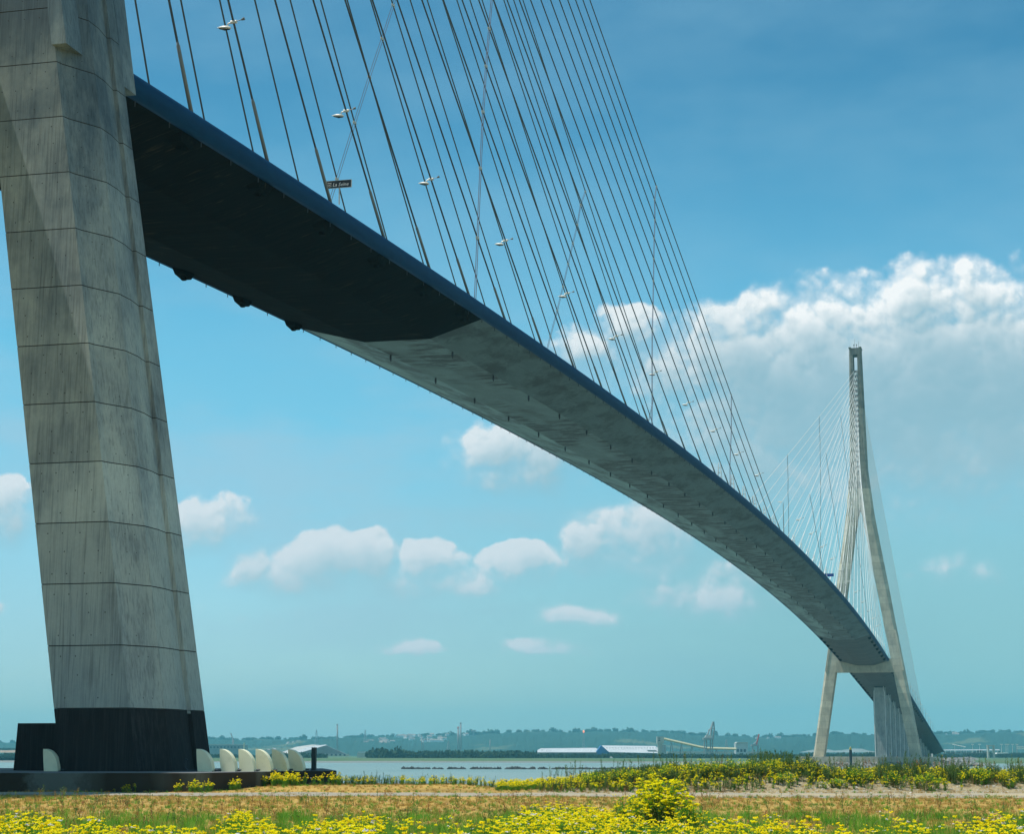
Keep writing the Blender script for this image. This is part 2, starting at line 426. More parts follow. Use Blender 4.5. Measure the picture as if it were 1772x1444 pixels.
# blue rounded fairing along both edges, in lengths
def fairing(x0, x1, sgn):
    mb = MB(); rings = []
    for x, ins in ((x0+0.015, 0), ((x0+x1)/2, 0), (x1-0.015, 0)):
        ring = [(x, sgn*-10.96, zd(x)-0.05), ]
        for k in range(9):
            a = math.pi/2+math.pi*k/8
            ring.append((x, sgn*-(10.98-0.88*math.cos(a)-ins*math.cos(a)*-1), zd(x)-0.88+(0.88-ins)*math.sin(a)))
        ring.append((x, sgn*-10.96, zd(x)-1.73))
        rings.append(ring if sgn > 0 else ring[::-1])
    mb.loft(rings, caps=False)
    return link('edge_fairing', fixn(mb.me('edge_fairing', M['blue'], True)), deck)
fx = -387.0
while fx < 1545:
    for s in (1, -1): fairing(fx, fx+19.35, s)
    fx += 19.35
# small hanging brackets below the fairings, drain pipes under the bottom plate
bk = MB(); bk.tube([(0, 0, 0), (0, 0.0, -0.55)], 0.045, 5); bk.tube([(0, 0, -0.02), (0.22, 0.05, -0.16)], 0.03, 4)
bke = bk.me('bracket', M['dark_metal'])
x = 4.0
while x < 840:
    for s in (1, -1): link('bracket', bke, deck, (x, s*11.0, zd(x)-1.6))
    x += 5.8
dp = MB(); dp.tube([(0, 0, 0.05), (0, 0, -0.5), (0.12, 0, -0.8)], [0.12, 0.14, 0.06], 6)
dpe = dp.me('drain_pipe', M['dark_metal'])
for i in range(6, 38):
    x = 19.35*i+8
    for y in (-4.6, 3.3): link('drain_pipe', dpe, deck, (x, y, zd(x)-3.70))
# anchorage blocks below the concrete spans
ab = MB(); ab.loft([[(-1.5, -.7, 0), (1.5, -.7, 0), (1.5, .7, 0), (-1.5, .7, 0)], [(-1.1, -.5, -.75), (0.7, -.5, -.95), (0.7, .5, -.95), (-1.1, .5, -.75)]])
ab.box(-0.3, 0.2, -.2, .2, -1.15, -.8)
abe = ab.me('anchorage_block', M['under_concrete'])
XJ = [15.55*j if j < 8 else 125.2+19.35*(j-8) for j in range(1, 24)]
for j in range(1, 8):
    for s in (1, -1):
        for x in (XJ[j-1], 856-XJ[j-1]): link('anchorage_block', abe, deck, (x, s*10.2, zd(x)-1.72))
for k in range(1, 24):
    x = 856+15.55*k
    for s in (1, -1): link('anchorage_block', abe, deck, (x, s*10.2, zd(x)-1.72))
# low parapet on each edge
for s in (1, -1):
    mb = MB(); pts = [(x, s*9.6, zd(x)+0.55) for x in range(-380, 1541, 16)]
    mb.tube(pts, 0.07, 5)
    for x in range(-380, 1541, 6): mb.box(x-.05, x+.05, s*9.6-.05, s*9.6+.05, zd(x)-.35, zd(x)+.52)
    mb.o('guard_rail', M['dark_metal'], deck)['kind'] = 'stuff'

# ------------------------------------------------------------------ pylons
Z1, LS = 3.277, 3.308
def half(z): return max(3.94-0.0172*z, 2.7)
def leg_ring(z, inset=0.0):
    h = half(z); yi = -20.33+0.1667*z; ya = -24.68+0.1687*z; yo = -25.56+0.1616*z
    if z > 116:    # the legs have met: one stem
        yi = 0.0
        f = max(0, min(1, (z-116)/22)); yo = (1-f)*(-25.56+.1616*116)+f*(-4.35) if z < 138 else (-4.35+(z-138)/31*0.75 if z < 169 else -3.6+(z-169)/30*0.6)
        ya = yo + 0.75
    R = [(-h, yi), (-h, ya), (-h+.5, ya-.12), (-h+2.45, yo), (0.5, yo), (2.0, yo+.22), (2.06, yo), (h, yo), (h+2.1, ya+.1), (h+2.4, ya+.35), (h+2.4, yi)]
    if z > 116: R = [(-h, -1.0 if z > 136 else 0)] + R[1:-1] + [(h+2.4, -1.0 if z > 136 else 0)]
    if inset < 0:
        cx_ = sum(p[0] for p in R)/len(R); cy_ = sum(p[1] for p in R)/len(R)
        R = [(x-math.copysign(inset, x-cx_), y-math.copysign(inset, y-cy_)) for x, y in R]
    elif inset:
        cx_ = sum(p[0] for p in R)/len(R); cy_ = sum(p[1] for p in R)/len(R)
        R = [(x-math.copysign(min(inset, abs(x-cx_)), x-cx_), y-math.copysign(min(inset, abs(y-cy_)), y-cy_)) for x, y in R]
    return R
def lift(z0, z1, sgn, mt, parent, name='concrete_lift', ch=0.026, ci=0.04):
    rings = []
    for z, i in ((z0+.003, ci), (z0+ch, 0), (z1-ch, 0), (z1-.003, ci)):
        r = leg_ring(max(z0+ch+.001, min(z1-ch-.001, z)), i)
        dzz = z
        ring = [(x, sgn*-y*-1 if sgn > 0 else -y, dzz) for x, y in r]
        rings.append(ring if sgn > 0 else ring[::-1])
    mb = MB(); mb.loft(rings); n_ = len(rings[0])
    if ci > 0:
        for q in list(range(n_))+list(range(2*n_, 3*n_)): mb.M[q] = 1
    return link(name, fixn(mb.me(name, [mt, M['joint']])), parent)
def pylon(X, mt, mbase, label, near):
    P_ = empty('bridge_pylon', (X, 0, 0)); tag(P_, label, 'pylon', 'bridge towers')
    for s in (1, -1):
        # dark painted foot, straight up to the first seam
        o = lift(-0.02, Z1-0.004, s, mbase, P_, 'leg_foot', 0.02, 0.0)
        ro = [[(x, y if s > 0 else -y, z_) for x, y in leg_ring(z_, -0.05)] for z_ in (Z1-.17, Z1-.012)]
        link('ledge', fixn(MB().loft(ro).me('ledge', mt)), P_)
        z = Z1
        while z < 198:
            z1 = min(z+LS, 198.9)
            if z > 193: z1 = 198.9
            if z < 138 < z1 and z1-138 > 0.1: pass
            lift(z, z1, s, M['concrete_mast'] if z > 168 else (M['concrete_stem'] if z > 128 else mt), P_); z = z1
    # buttress blocks squaring off the outer corners above deck level
    for s in (1, -1):
        for (xa, xb, yy) in ((-3.5, -1.5, 0), (4.0, 5.62, 0)):
            rings = []
            for z in (40.6, 60.0):
                ya = -24.68+.1687*z
                h = half(z); dx = half(40.6)-h
                ring = [(xa+dx-.04, s*(ya+.05), z), (xb+dx, s*(ya+.05), z), (xb+dx, s*(ya-.85), z), (xa+dx-.04, s*(ya-.85), z)]
                if s < 0: ring = ring[::-1]
                rings.append(ring)
            link('corner_block', fixn(MB().loft(rings).me('corner_block', mt)), P_)
    # cross beam under the deck
    mb = MB()
    yb, ytp = 13.9, 13.0
    mb.add([(-3.2, -yb, 40.0), (3.2, -yb, 40.0), (3.2, yb, 40.0), (-3.2, yb, 40.0),
            (-3.2, -ytp, 46.3), (3.2, -ytp, 46.3), (3.2, ytp, 46.3), (-3.2, ytp, 46.3)],
           [(3, 2, 1, 0), (4, 5, 6, 7), (0, 1, 5, 4), (1, 2, 6, 5), (2, 3, 7, 6), (3, 0, 4, 7)])
    # haunch flush with the deck soffit
    mb.o('cross_beam', mt, P_)
    # cap and lintel at the top, anchor boxes in the slot
    cp = MB(); cp.box(-2.7, 5.1, -1.03, 1.03, 195.6, 198.6); cp.box(-2.9, 5.3, -3.1, -1.9, 198.905, 199.35); cp.box(-2.9, 5.3, 1.9, 3.1, 198.905, 199.35)
    cp.o('top_lintel', M['concrete_mast'], P_)
    an = MB()
    for yy in (-0.7, 0.6):
        an.tube([(0, yy, 199), (0, yy, 200.6)], 0.10, 6); an.tube([(0, yy, 200.6), (0, yy, 201.2)], 0.22, 6)
    an.tube([(1, -1.6, 199), (1, -1.6, 203)], 0.06, 4); an.tube([(1, 0.2, 199), (1, 0.2, 204)], 0.05, 4)
    an.box(-2.4, 4.8, -1.8, 1.8, 198.62, 198.9)
    an.o('beacon_mast', M['dark_metal'], P_)
    bx = MB(); bx.box(-2.1, 4.5, -0.98, 0.98, 0.05, 2.4)
    bx.box(-2.45, -2.1, -0.98, 0.98, 0.05, 1.05); bx.box(4.5, 4.85, -0.98, 0.98, 0.05, 1.05)
    bxe = bx.me('anchor_box', M['white'])
    tb = MB()
    for yy in (-.42, .42):
        tb.tube([(-2.75, yy, 1.65), (-2.0, yy, 2.0)], 0.40, 8)
        tb.tube([(5.15, yy, 1.75), (4.4, yy, 2.1)], 0.30, 8)
    tbe = tb.me('anchor_tube', M['dark_metal'])
    for j in range(4, 24):
        zz = 187.5-2.5*(23-j)-2.2
        if zz < 136.5: continue
        a = link('anchor_box', bxe, P_, (0, 0, zz)); link('anchor_tube', tbe, a)
    # slot floor plinth below the lowest box
    return P_
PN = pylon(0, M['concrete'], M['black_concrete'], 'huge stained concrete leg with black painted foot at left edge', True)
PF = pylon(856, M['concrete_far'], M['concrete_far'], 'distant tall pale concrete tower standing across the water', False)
# form tie holes on the near leg
th = MB()
for i in range(0, 13):
    z0 = Z1+LS*i
    for dz_ in (0.55, 1.75, 2.75):
        z = z0+dz_; h = half(z); yi = -20.33+.1667*z; ya = -24.68+.1687*z; yo = -25.56+.1616*z
        for f in (0.16, 0.36, 0.6, 0.82):
            if rnd.random() < 0.25: continue
            y = yi+(ya-yi)*f; r = 0.037
            V = [(-h-.004, y+r*math.cos(a), z+r*math.sin(a)) for a in [k*math.pi/3 for k in range(6)]]
            th.add(V, [tuple(range(6))[::-1]])
        for f in (0.3, 0.62):
            if rnd.random() < 0.3: continue
            xx = -h+.5+1.95*f; y = ya-.12+(yo-ya+.12)*f
            nrm = Vector((-(yo-ya+.12), 1.95, 0)).normalized()*-1
            tx = Vector((1.95, yo-ya+.12, 0)).normalized(); c = Vector((xx, y, z))+nrm*0.005
            V = [c+tx*r*math.cos(a)+Vector((0, 0, 1))*r*math.sin(a) for a in [k*math.pi/3 for k in range(6)]]
            th.add(V, [tuple(range(6))])
o = th.o('tie_hole', M['joint'], PN); o['kind'] = 'stuff'
# ledge between foot and first lift, conduit and small fittings
cd = MB(); cd.tube([(1.0, -19.55, 2.55), (0.9, -19.6, 3.6), (0.6, -19.5, 4.6)], 0.05, 5)
cd.o('conduit', M['dark_metal'], PN)
# access block beside the near leg
blk = MB()
blk.add([(0.2, -15.35, 0.0), (6, -15.35, 0), (6, -20.6, 0), (0.2, -20.6, 0), (0.2, -15.5, 2.58), (6, -15.5, 2.58), (6, -20.2, 2.58), (0.2, -20.2, 2.58)],
        [(0, 1, 2, 3), (7, 6, 5, 4), (4, 5, 1, 0), (5, 6, 2, 1), (6, 7, 3, 2), (7, 4, 0, 3)])
ob = link('access_block', fixn(blk.me('access_block', M['black_concrete']))); tag(ob, 'low black concrete block built against the foot of the big leg', 'block')

# ------------------------------------------------------------------ stay cables
ORD = 'first second third fourth fifth sixth seventh eighth ninth tenth eleventh twelfth thirteenth fourteenth fifteenth sixteenth seventeenth eighteenth nineteenth twentieth twenty-first twenty-second twenty-third'.split()
def top_z(j): return 187.5-2.5*(23-j)
def stay_pts(X, dirx, s, j, n=14, xd=None):
    x = X+dirx*(xd if xd is not None else XJ[j-1])
    a = Vector((x, s*11.0, zd(x)-0.1)); b = Vector((X+1.2+dirx*3.2, s*0.55, top_z(j)))
    L = (b-a).length; sag = 1.25*(L/430)**2
    return [a.lerp(b, i/n)+Vector((0, 0, -4*sag*(i/n)*(1-i/n))) for i in range(n+1)], a, b
def at_z(pts, h):
    z = pts[0].z+h
    for p, q in zip(pts[:-1], pts[1:]):
        if p.z <= z <= q.z: return p.lerp(q, (z-p.z)/(q.z-p.z))
    return pts[-1]
STAY = {}
for X, dirx, tw, fan, mt in ((0, 1, 'near', 'river', 'cable'), (856, -1, 'far', 'river', 'cable_far'), (856, 1, 'far', 'shore', 'cable_far')):
    for s, sd in ((-1, 'near-side'), (1, 'far-side')):
        for j in range(1, 24):
            xd = 15.55*j if fan == 'shore' else None
            pts, a, b = stay_pts(X, dirx, s, j, xd=xd)
            r = 0.098 if tw == 'near' else 0.08
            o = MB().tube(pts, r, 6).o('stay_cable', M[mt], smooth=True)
            tag(o, f'{sd} stay cable of the {tw} tower, {fan} fan, {ORD[j-1]} out from the tower', 'cable', f'stay cables of the {tw} tower, {fan} side')
            d = (b-a).normalized()
            MB().tube([a, a+d*5.2, a+d*5.25, a+d*5.5], [0.155, 0.145, 0.12, 0.10], 8).o('socket', M['socket' if tw == 'near' else 'white'], o, True)
            STAY[(tw, fan, s, j)] = pts
# cross ties between the stays
def cross_tie(tw, s, xb, xt, zt, jlo, jhi, label, X=0, dirx=1):
    zb = zd(xb)
    pts = [Vector((X+dirx*xb, s*11.0, zb))]
    for j in range(jlo, jhi+1):
        P_ = STAY[(tw, 'river', s, j)]
        best = None
        for p, q in zip(P_[:-1], P_[1:]):
            for k in range(20):
                c = p.lerp(q, k/20); xx = (c.x-X)*dirx
                want = xb+(xt-xb)*(c.z-zb)/(zt-zb)
                e = abs(xx-want)
                if best is None or e < best[0]: best = (e, c)
        if best[0] < 3 and best[1].z > zb+3: pts.append(best[1])
    mb = MB()
    for o_ in (-0.32, 0.32):
        mb.tube([p+Vector((o_, 0, 0)) for p in pts], 0.045, 4, caps=False)
    t = tag(mb.o('cross_tie', M['rope']), label, 'cable tie', 'twin-rope cross ties between the stays')
    for p in pts[1:]:
        c = MB()
        c.tube([p+Vector((-.48, 0, 0)), p+Vector((.48, 0, 0))], 0.13, 6)
        c.tube([p+Vector((-.32, 0, -.25)), p+Vector((-.32, 0, .25))], 0.11, 6); c.tube([p+Vector((.32, 0, -.25)), p+Vector((.32, 0, .25))], 0.11, 6)
        c.o('clamp', M['clamp'], t)
for tw, X, dirx in (('near', 0, 1), ('far', 856, -1)):
    for s, sd in ((-1, 'near-side'), (1, 'far-side')):
        for k, (xb, xt, zt, jl, jh) in enumerate(((111.2, 149, 130, 8, 23), (224.9, 255.4, 108.8, 13, 23), (320.3, 340.3, 82.7, 18, 23))):
            cross_tie(tw, s, xb, xt, zt, jl, jh, f'twin-rope tie, {ORD[k]} from the {tw} tower, clamped to its {sd} stays', X, dirx)
# lamps on every second stay
LH = MB()   # torpedo shaped head pointing inboard (-x local = along Y+)
prof = [(0.0, 0.02), (0.25, 0.11), (0.6, 0.19), (1.0, 0.21), (1.3, 0.17), (1.5, 0.08)]
rings = []
for d_, r_ in prof:
    rings.append([(r_*1.1*math.cos(a), 1.52-d_*.86, (r_*math.sin(a) if math.sin(a) > 0 else 0.45*r_*math.sin(a))-0.40-0.14*d_/1.5) for a in [k*math.pi/5 for k in range(10)]])
LH.loft(rings)
LHe = fixn(LH.me('lamp_head', M['lamp_white'], True))
LA = MB(); LA.tube([(0, 0.1, 0), (0, 0.3, -0.06), (0, 0.5, -0.10), (0, 0.56, -.34)], 0.065, 6); LA.tube([(0, -.3, 0), (0, .25, 0)], 0.16, 8)
LAe = LA.me('lamp_arm', M['lamp_white'])
LG = MB(); LG.tube([(0, 1.3, -.47), (0, .8, -.58), (0, .3, -.62)], [0.06, 0.13, 0.05], 6)
LGe = LG.me('lamp_glass', M['glass_dark'])
LR = MB(); LR.tube([(0, 0, 0), (0, -.7, .12), (0, -.72, .13), (0, -1.0, .22)], [0.03, 0.03, 0.07, 0.15], 6)
LRe = LR.me('spotlight', M['socket'])
def stay_lamp(p, s, label, group):
    e = tag(empty('stay_lamp', p), label, 'lamp', group)
    if s > 0: e.rotation_euler = (0, 0, math.pi)
    e.scale = (0.95, 0.95, 0.95)
    for n_, m_ in (('lamp_arm', LAe), ('lamp_head', LHe), ('lamp_glass', LGe), ('spotlight', LRe)): link(n_, m_, e)
for j in range(3, 24, 2):
    stay_lamp(at_z(STAY[('near', 'river', -1, j)], 10.6), -1, f'white lamp clamped to the {ORD[j-1]} near-side stay of the near tower', 'white lamps on the stays')
for j in range(3, 24, 2):
    stay_lamp(at_z(STAY[('far', 'river', -1, j)], 10.6), -1, f'small white lamp on the {ORD[j-1]} near-side river stay of the far tower', 'white lamps on the stays')
# damper stands at mid span
DS = MB()
for yy in (-.5, .4):
    DS.add([(-.75, yy, 0), (.75, yy, 0), (.12, yy*.35, 1), (-.12, yy*.35, 1), (-.75, yy+.1, 0), (.75, yy+.1, 0), (.12, yy*.35+.1, 1), (-.12, yy*.35+.1, 1)],
           [(0, 1, 2, 3), (7, 6, 5, 4), (0, 4, 5, 1), (1, 5, 6, 2), (2, 6, 7, 3), (3, 7, 4, 0)])
for zz in (.2, .45, .7): DS.box(-.5*(1-zz), .5*(1-zz), -.45, .45, zz, zz+.03)
DSe = DS.me('damper_stand', M['white'])
for tw, X, dirx in (('near', 0, 1), ('far', 856, -1)):
    for s, sd in ((-1, 'near-side'),):
        for j in range(18, 24):
            c = STAY[(tw, 'river', s, j)][0]
            xs0 = c.x-10.5*dirx
            hh = next((p.lerp(q, (xs0-p.x)/(q.x-p.x)).z for p, q in zip(STAY[(tw, 'river', s, j)][:-1], STAY[(tw, 'river', s, j)][1:]) if min(p.x, q.x) <= xs0 <= max(p.x, q.x)))-zd(xs0)+.25
            o = link('damper_stand', DSe, None, (xs0, s*10.5, zd(xs0)-.25), (0, 0, 0 if dirx > 0 else math.pi), (1, 1, hh))
            tag(o, f'white damper stand at the foot of the {ORD[j-1]} {sd} stay, {tw} tower side', 'damper', 'white damper stands at midspan')
# lamp posts on the deck
LP = MB(); LP.tube([(0, 0, 0), (0, 0, 9.6)], [0.13, 0.07], 6); LPe = LP.me('pole', M['socket'])
def deck_lamp(x, y, label):
    e = tag(empty('street_lamp', (x, y, zd(x)-.2)), label, 'street lamp', 'lamp posts standing on the deck')
    link('pole', LPe, e); h = link('lamp_head', LHe, e, (0, 0, 10.3)); 
deck_lamp(430, -10.2, 'white street lamp standing alone at the middle of the span')
for k, x in enumerate((1236, 1256, 1278, 1303, 1330, 1358, 1388, 1420, 1452, 1484)):
    deck_lamp(x-160+k*6, -10.2, f'street lamp on the approach beyond the far tower, {ORD[k]} after the stays end')

# "La Seine" sign
sg = tag(empty('river_sign', (62.4, -10.6, zd(62.4))), 'small dark sign reading La Seine on a post on the deck', 'sign')
b = MB(); b.box(0, 0.06, -2.2, -0.22+0.34, 1.55, 2.22); b.o('sign_panel', M['sign_black'], sg)
fr = MB()
for (y0, y1, z0, z1) in ((-2.22, .14, 1.52, 1.55), (-2.22, .14, 2.22, 2.25), (-2.25, -2.2, 1.52, 2.25), (.12, .17, 1.52, 2.25)): fr.box(-.01, .07, y0, y1, z0, z1)
fr.o('frame', M['clamp'], sg)
for yy in (-1.05,): MB().tube([(0.1, yy, 0), (0.1, yy, 1.6)], 0.06, 6).o('post', M['clamp'], sg)
def text_mesh(body, size, mt, parent, M4, name='lettering', ext=0.004, shear=0.0, align='LEFT'):
    cu = bpy.data.curves.new('t', 'FONT'); cu.body = body; cu.size = size; cu.extrude = ext; cu.shear = shear; cu.align_x = align; cu.resolution_u = 2
    to = bpy.data.objects.new('t', cu); COL.objects.link(to)
    bpy.context.view_layer.update()
    me = bpy.data.meshes.new_from_object(to.evaluated_get(bpy.context.evaluated_depsgraph_get()))
    bpy.data.objects.remove(to); me.materials.clear(); me.materials.append(mt); me.transform(M4)
    return link(name, me, parent)
# text faces -X: local x -> -Y, local y -> Z
TM = Matrix(((0, 0, -1, -0.012), (-1, 0, 0, -0.42), (0, 1, 0, 1.70), (0, 0, 0, 1)))
text_mesh('La Seine', 0.46, M['white'], sg, TM, shear=0.25)
wv = MB()
for r_ in range(3):
    z0 = 1.70+r_*0.16
    P_ = [(-0.02, 0.05-i*0.075, z0+0.03*math.sin(i*1.7)) for i in range(6)]
    wv.tube(P_, 0.018, 4)
wv.o('wave_symbol', M['white'], sg)
fs = tag(empty('blue_sign', (556, -10.2, zd(556)-.2)), 'small blue sign plate on the far half of the deck', 'sign')
MB().box(0, .1, -2.2, 2.2, 1.6, 2.6).o('sign_panel', M['sign_blue'], fs); MB().tube([(0.15, 0, 0), (0.15, 0, 1.7)], .08, 6).o('post', M['socket'], fs)

# ------------------------------------------------------------------ viaduct piers beyond the far tower
pm = MB()
for k in range(14):
    x = 960+43.5*k
    zt = zd(x)-3.75
    if zt < 2: break
    P_ = tag(empty('viaduct_pier', (x, 0, 0)), f'concrete viaduct pier beyond the far tower, {ORD[k]} in the row', 'pier', 'piers carrying the approach deck')
    rings = []
    for z, w in ((-3, 3.5), (zt-6.0, 3.5), (zt-1.2, 2.9), (zt-.5, 3.1)):
        h = 1.25
        rings.append([(-h, -w+.5, z), (-h+.4, -w, z), (h-.4, -w, z), (h, -w+.5, z), (h, w-.5, z), (h-.4, w, z), (-h+.4, w, z), (-h, w-.5, z)])
    MB().loft(rings).o('shaft', M['concrete_pier'], P_)
    MB().box(-.9, .9, -2.6, 2.6, zt-.5, zt+.1).o('bearing', M['dark_metal'], P_)
    MB().tube([(-1.35, -2.6, -2), (-1.35, -2.6, zt-3.6), (-1.35, -2.0, zt-1.8), (-1.0, -2.0, zt+.2)], .14, 5).o('downpipe', M['white'], P_)
    MB().tube([(-1.35, 3.0, -2), (-1.35, 3.0, zt-2)], .14, 5).o('downpipe', M['white'], P_)
for k in range(6):
    x = -96-43.5*k
    zt = zd(x)-3.75
    if zt < 1 or x < -95: break

# ------------------------------------------------------------------ terrain
def LD(x, y):
    v = Vector((x-CAM.x, y-CAM.y, 0)); return v.dot(rt0), v.dot(HD)
def XY(L, Dd):
    v = rt0*L+HD*Dd; return CAM.x+v.x, CAM.y+v.y
def sst(a, b, x):
    t = max(0, min(1, (x-a)/(b-a))); return t*t*(3-2*t)
ZG = -0.93
def gh(L, Dd):
    z = ZG+0.035*noise.noise(Vector((L*.25, Dd*.25, 0)))+0.012*noise.noise(Vector((L*1.3, Dd*1.3, 3)))
    n1 = noise.noise(Vector((L*.22, 5, 1))); n2 = noise.noise(Vector((L*.7, Dd*.7, 9)))
    shore = 109+1.5*noise.noise(Vector((L*.12, 0, 7)))
    # bank on the right
    up_ = sst(-1.5, 13, L)*(0.88+0.16*n1)*(1-0.34*sst(13.5, 17, L))
    foot = 96.2+0.7*n1
    m = sst(foot, foot+3.6, Dd)
    z += up_*m*(1+0.12*n2)+0.10*n2*m*sst(0, 4, L)
    # slight rise of the verge by the platform
    z += 0.22*sst(96, 103, Dd)*sst(-19, -9, L)*(1-sst(-3, 0, L))
    if Dd > shore: z -= (Dd-shore)*0.55
    return max(z, -9)
def ground_fn(t):
    p = wpos(t)
    # L,D coordinates in metres
    q = t.v('SUBTRACT', p, tuple(CAM))
    Lc = t.v('DOT_PRODUCT', q, tuple(rt0)); Dc = t.v('DOT_PRODUCT', q, tuple(HD))
    ld = t.comb(Lc, Dc, 0)
    big = t.noise(t.scale(ld, (0.10, 0.16, 0)), 1.0, 5, 0.6)
    mid = t.noise(t.scale(ld, (0.7, 1.6, 0)), 1.0, 6, 0.65)
    fin = t.noise(ld, 9.0, 6, 0.7)
    och = t.mix(t.mr(mid, 0.35, 0.65), (0.52, 0.34, 0.09), (0.40, 0.25, 0.06))
    och = t.mix(t.mr(big, 0.5, 0.68), och, (0.30, 0.20, 0.055))
    och = t.mix(t.m('MULTIPLY', t.mr(fin, 0.5, 0.68), 0.5), och, (0.55, 0.42, 0.20))
    sand = t.mix(t.mr(fin, 0.4, 0.65), (0.28, 0.22, 0.125), (0.42, 0.35, 0.22))
    msk = t.m('MULTIPLY', t.mr(t.m('ADD', Dc, t.m('MULTIPLY', big, 2)), 95.2, 96.8, 0, 1, True), t.mr(Lc, -1, 5, 0, 1, True))
    c = t.mix(msk, och, sand)
    veg = t.m('MULTIPLY', t.mr(mid, 0.5, 0.6), msk)
    c = t.mix(t.m('MULTIPLY', veg, 0.7), c, (0.16, 0.11, 0.045))
    return c
M['ground'] = mat('dry_ground', rough=0.95, spec=0.15, fn=ground_fn, bump=lambda t: (t.noise(wpos(t), 8.0, 6, 0.7), 0.8, 0.06))
def grid_mesh(name, Ls, Ds, hf, mt, smooth=True):
    V = []; Fc = []
    nl = len(Ls)
    for d in Ds:
        for l in Ls:
            x, y = XY(l, d); V.append((x, y, hf(l, d)))
    for i in range(len(Ds)-1):
        for k in range(nl-1):
            a = i*nl+k; Fc.append((a, a+1, a+nl+1, a+nl))
    return mesh_data(name, V, Fc, mt, smooth)
Ls = sorted(set([-2500, -1200, -600, -240, -150, -100, -70, -50]+list(np.arange(-40, 60.1, 0.5))+[70, 90, 130, 200, 300, 700, 1500, 3000]))
Ds = sorted(set([-3000, -1500, -700, -350, -200, -120, -60, -20, 0, 10]+list(np.arange(15, 90, 1.5))+list(np.arange(90, 124, 0.45))+[130, 140]))
tag(link('ground', grid_mesh('ground', [float(v) for v in Ls], [float(v) for v in Ds], gh, M['ground'])), kind='structure')
# gravel track
def track_fn(t):
    p = wpos(t); f = t.noise(p, 12, 6, 0.75); b_ = t.noise(p, 0.5, 4, 0.6)
    c = t.mix(t.mr(f, 0.35, 0.65), (0.26, 0.235, 0.19), (0.38, 0.345, 0.28))
    q = t.v('SUBTRACT', p, tuple(CAM)); Lc = t.v('DOT_PRODUCT', q, tuple(rt0))
    return t.mix(t.m('MULTIPLY', t.mr(b_, 0.45, 0.62), t.mr(Lc, -2, 8, 0.3, 1.0)), c, (0.45, 0.36, 0.21))
M['track'] = mat('gravel', rough=0.95, spec=0.15, fn=track_fn, bump=lambda t: (t.noise(wpos(t), 20.0, 5, 0.7), 0.7, 0.03))
V, Fc = [], []
tl = [float(v) for v in np.arange(-60, 60.1, 0.5)]
for l in tl:
    n0 = 86.8+0.9*noise.noise(Vector((l*.3, 11, 0)))+0.35*noise.noise(Vector((l*1.7, 11, 0)))-(3.0*sst(2, 14, l))+2.2*(1-sst(-26, -8, l))
    f0 = 94.8+0.3*noise.noise(Vector((l*.5, 21, 0)))+0.8*sst(-14, -22, l)
    for k in range(7):
        d = n0+(f0-n0)*k/6; x, y = XY(l, d); V.append((x, y, gh(l, d)+0.016))
for i in range(len(tl)-1):
    for k in range(6): a = i*7+k; Fc.append((a, a+7, a+8, a+1))
tag(link('track', fixn(mesh_data('track', V, Fc, M['track'], True))), kind='structure')

# water
def water_fn(t):
    p = wpos(t); b_ = t.noise(t.scale(p, (0.01, 0.01, 1)), 1.0, 4, 0.6)
    return t.mix(t.mr(b_, 0.4, 0.6), (0.17, 0.25, 0.22), (0.22, 0.29, 0.26))
M['water'] = mat('water', rough=0.28, spec=0.5, fn=water_fn, bump=lambda t: (t.noise(t.scale(wpos(t), (0.35, 0.35, 1)), 1.0, 6, 0.65), 1.0, 0.9))
ZW = -4.5
WV = [(-1500, -2500, ZW), (9000, -2500, ZW), (9000, 5200, ZW), (-1500, 5200, ZW)]
V, Fc = [], []
for i in range(2):
    pass
tag(link('river_water', mesh_data('river_water', WV, [(0, 1, 2, 3)], M['water'])), kind='structure')
M['mud'] = mat('mud', rough=0.8, fn=lambda t: t.mix(t.noise(t.scale(wpos(t), (0.004, 0.004, 1)), 1.0, 4), (0.16, 0.17, 0.16), (0.22, 0.22, 0.20)))
V = []; Fc = []
n_ = 40
for i in range(n_+1):                                      # wet mudflat strip before the far bank
    px = -300+i*2400/n_
    for q, D_ in enumerate((1330+60*noise.noise(Vector((i*.3, 0, 0))), 1560)):
        x, y = gp(px, D_); V.append((x, y, ZW+0.05+0.4*q))
for i in range(n_): Fc.append((2*i, 2*i+2, 2*i+3, 2*i+1))
tag(link('mudflat', mesh_data('mudflat', V, Fc, M['mud'])), kind='structure')

# far bank: green marsh up to the foot of the hills
def marsh_fn(t):
    p = wpos(t); a = t.noise(t.scale(p, (0.012, 0.012, 1)), 1.0, 5, 0.6)
    return t.mix(t.mr(a, 0.4, 0.62), (0.055, 0.125, 0.045), (0.085, 0.13, 0.05))
M['marsh'] = mat('marsh_grass', rough=0.95, fn=marsh_fn)
def bank_h(px, D_): return -4.0+sst(1500, 1540, D_)*1.6
V, Fc = [], []
bpx = list(range(-700, 2601, 60)); bD = [1480, 1500, 1515, 1530, 1545, 1700, 2500, 4000, 6500, 9000]
for D_ in bD:
    for px in bpx:
        off = 70*noise.noise(Vector((px*.004, 1, 0))) + (-260*sst(1450, 1700, px)) + (500*(1-sst(40, 120, px)) if px < 130 else 0)
        x, y = gp(px, D_+(off if D_ < 1600 else 0)); V.append((x, y, -5.6+3.0*sst(1480, 1545, D_)))
for i in range(len(bD)-1):
    for k in range(len(bpx)-1): a = i*len(bpx)+k; Fc.append((a, a+1, a+1+len(bpx), a+len(bpx)))
tag(link('far_bank', mesh_data('far_bank', V, Fc, M['marsh'], True)), kind='structure')

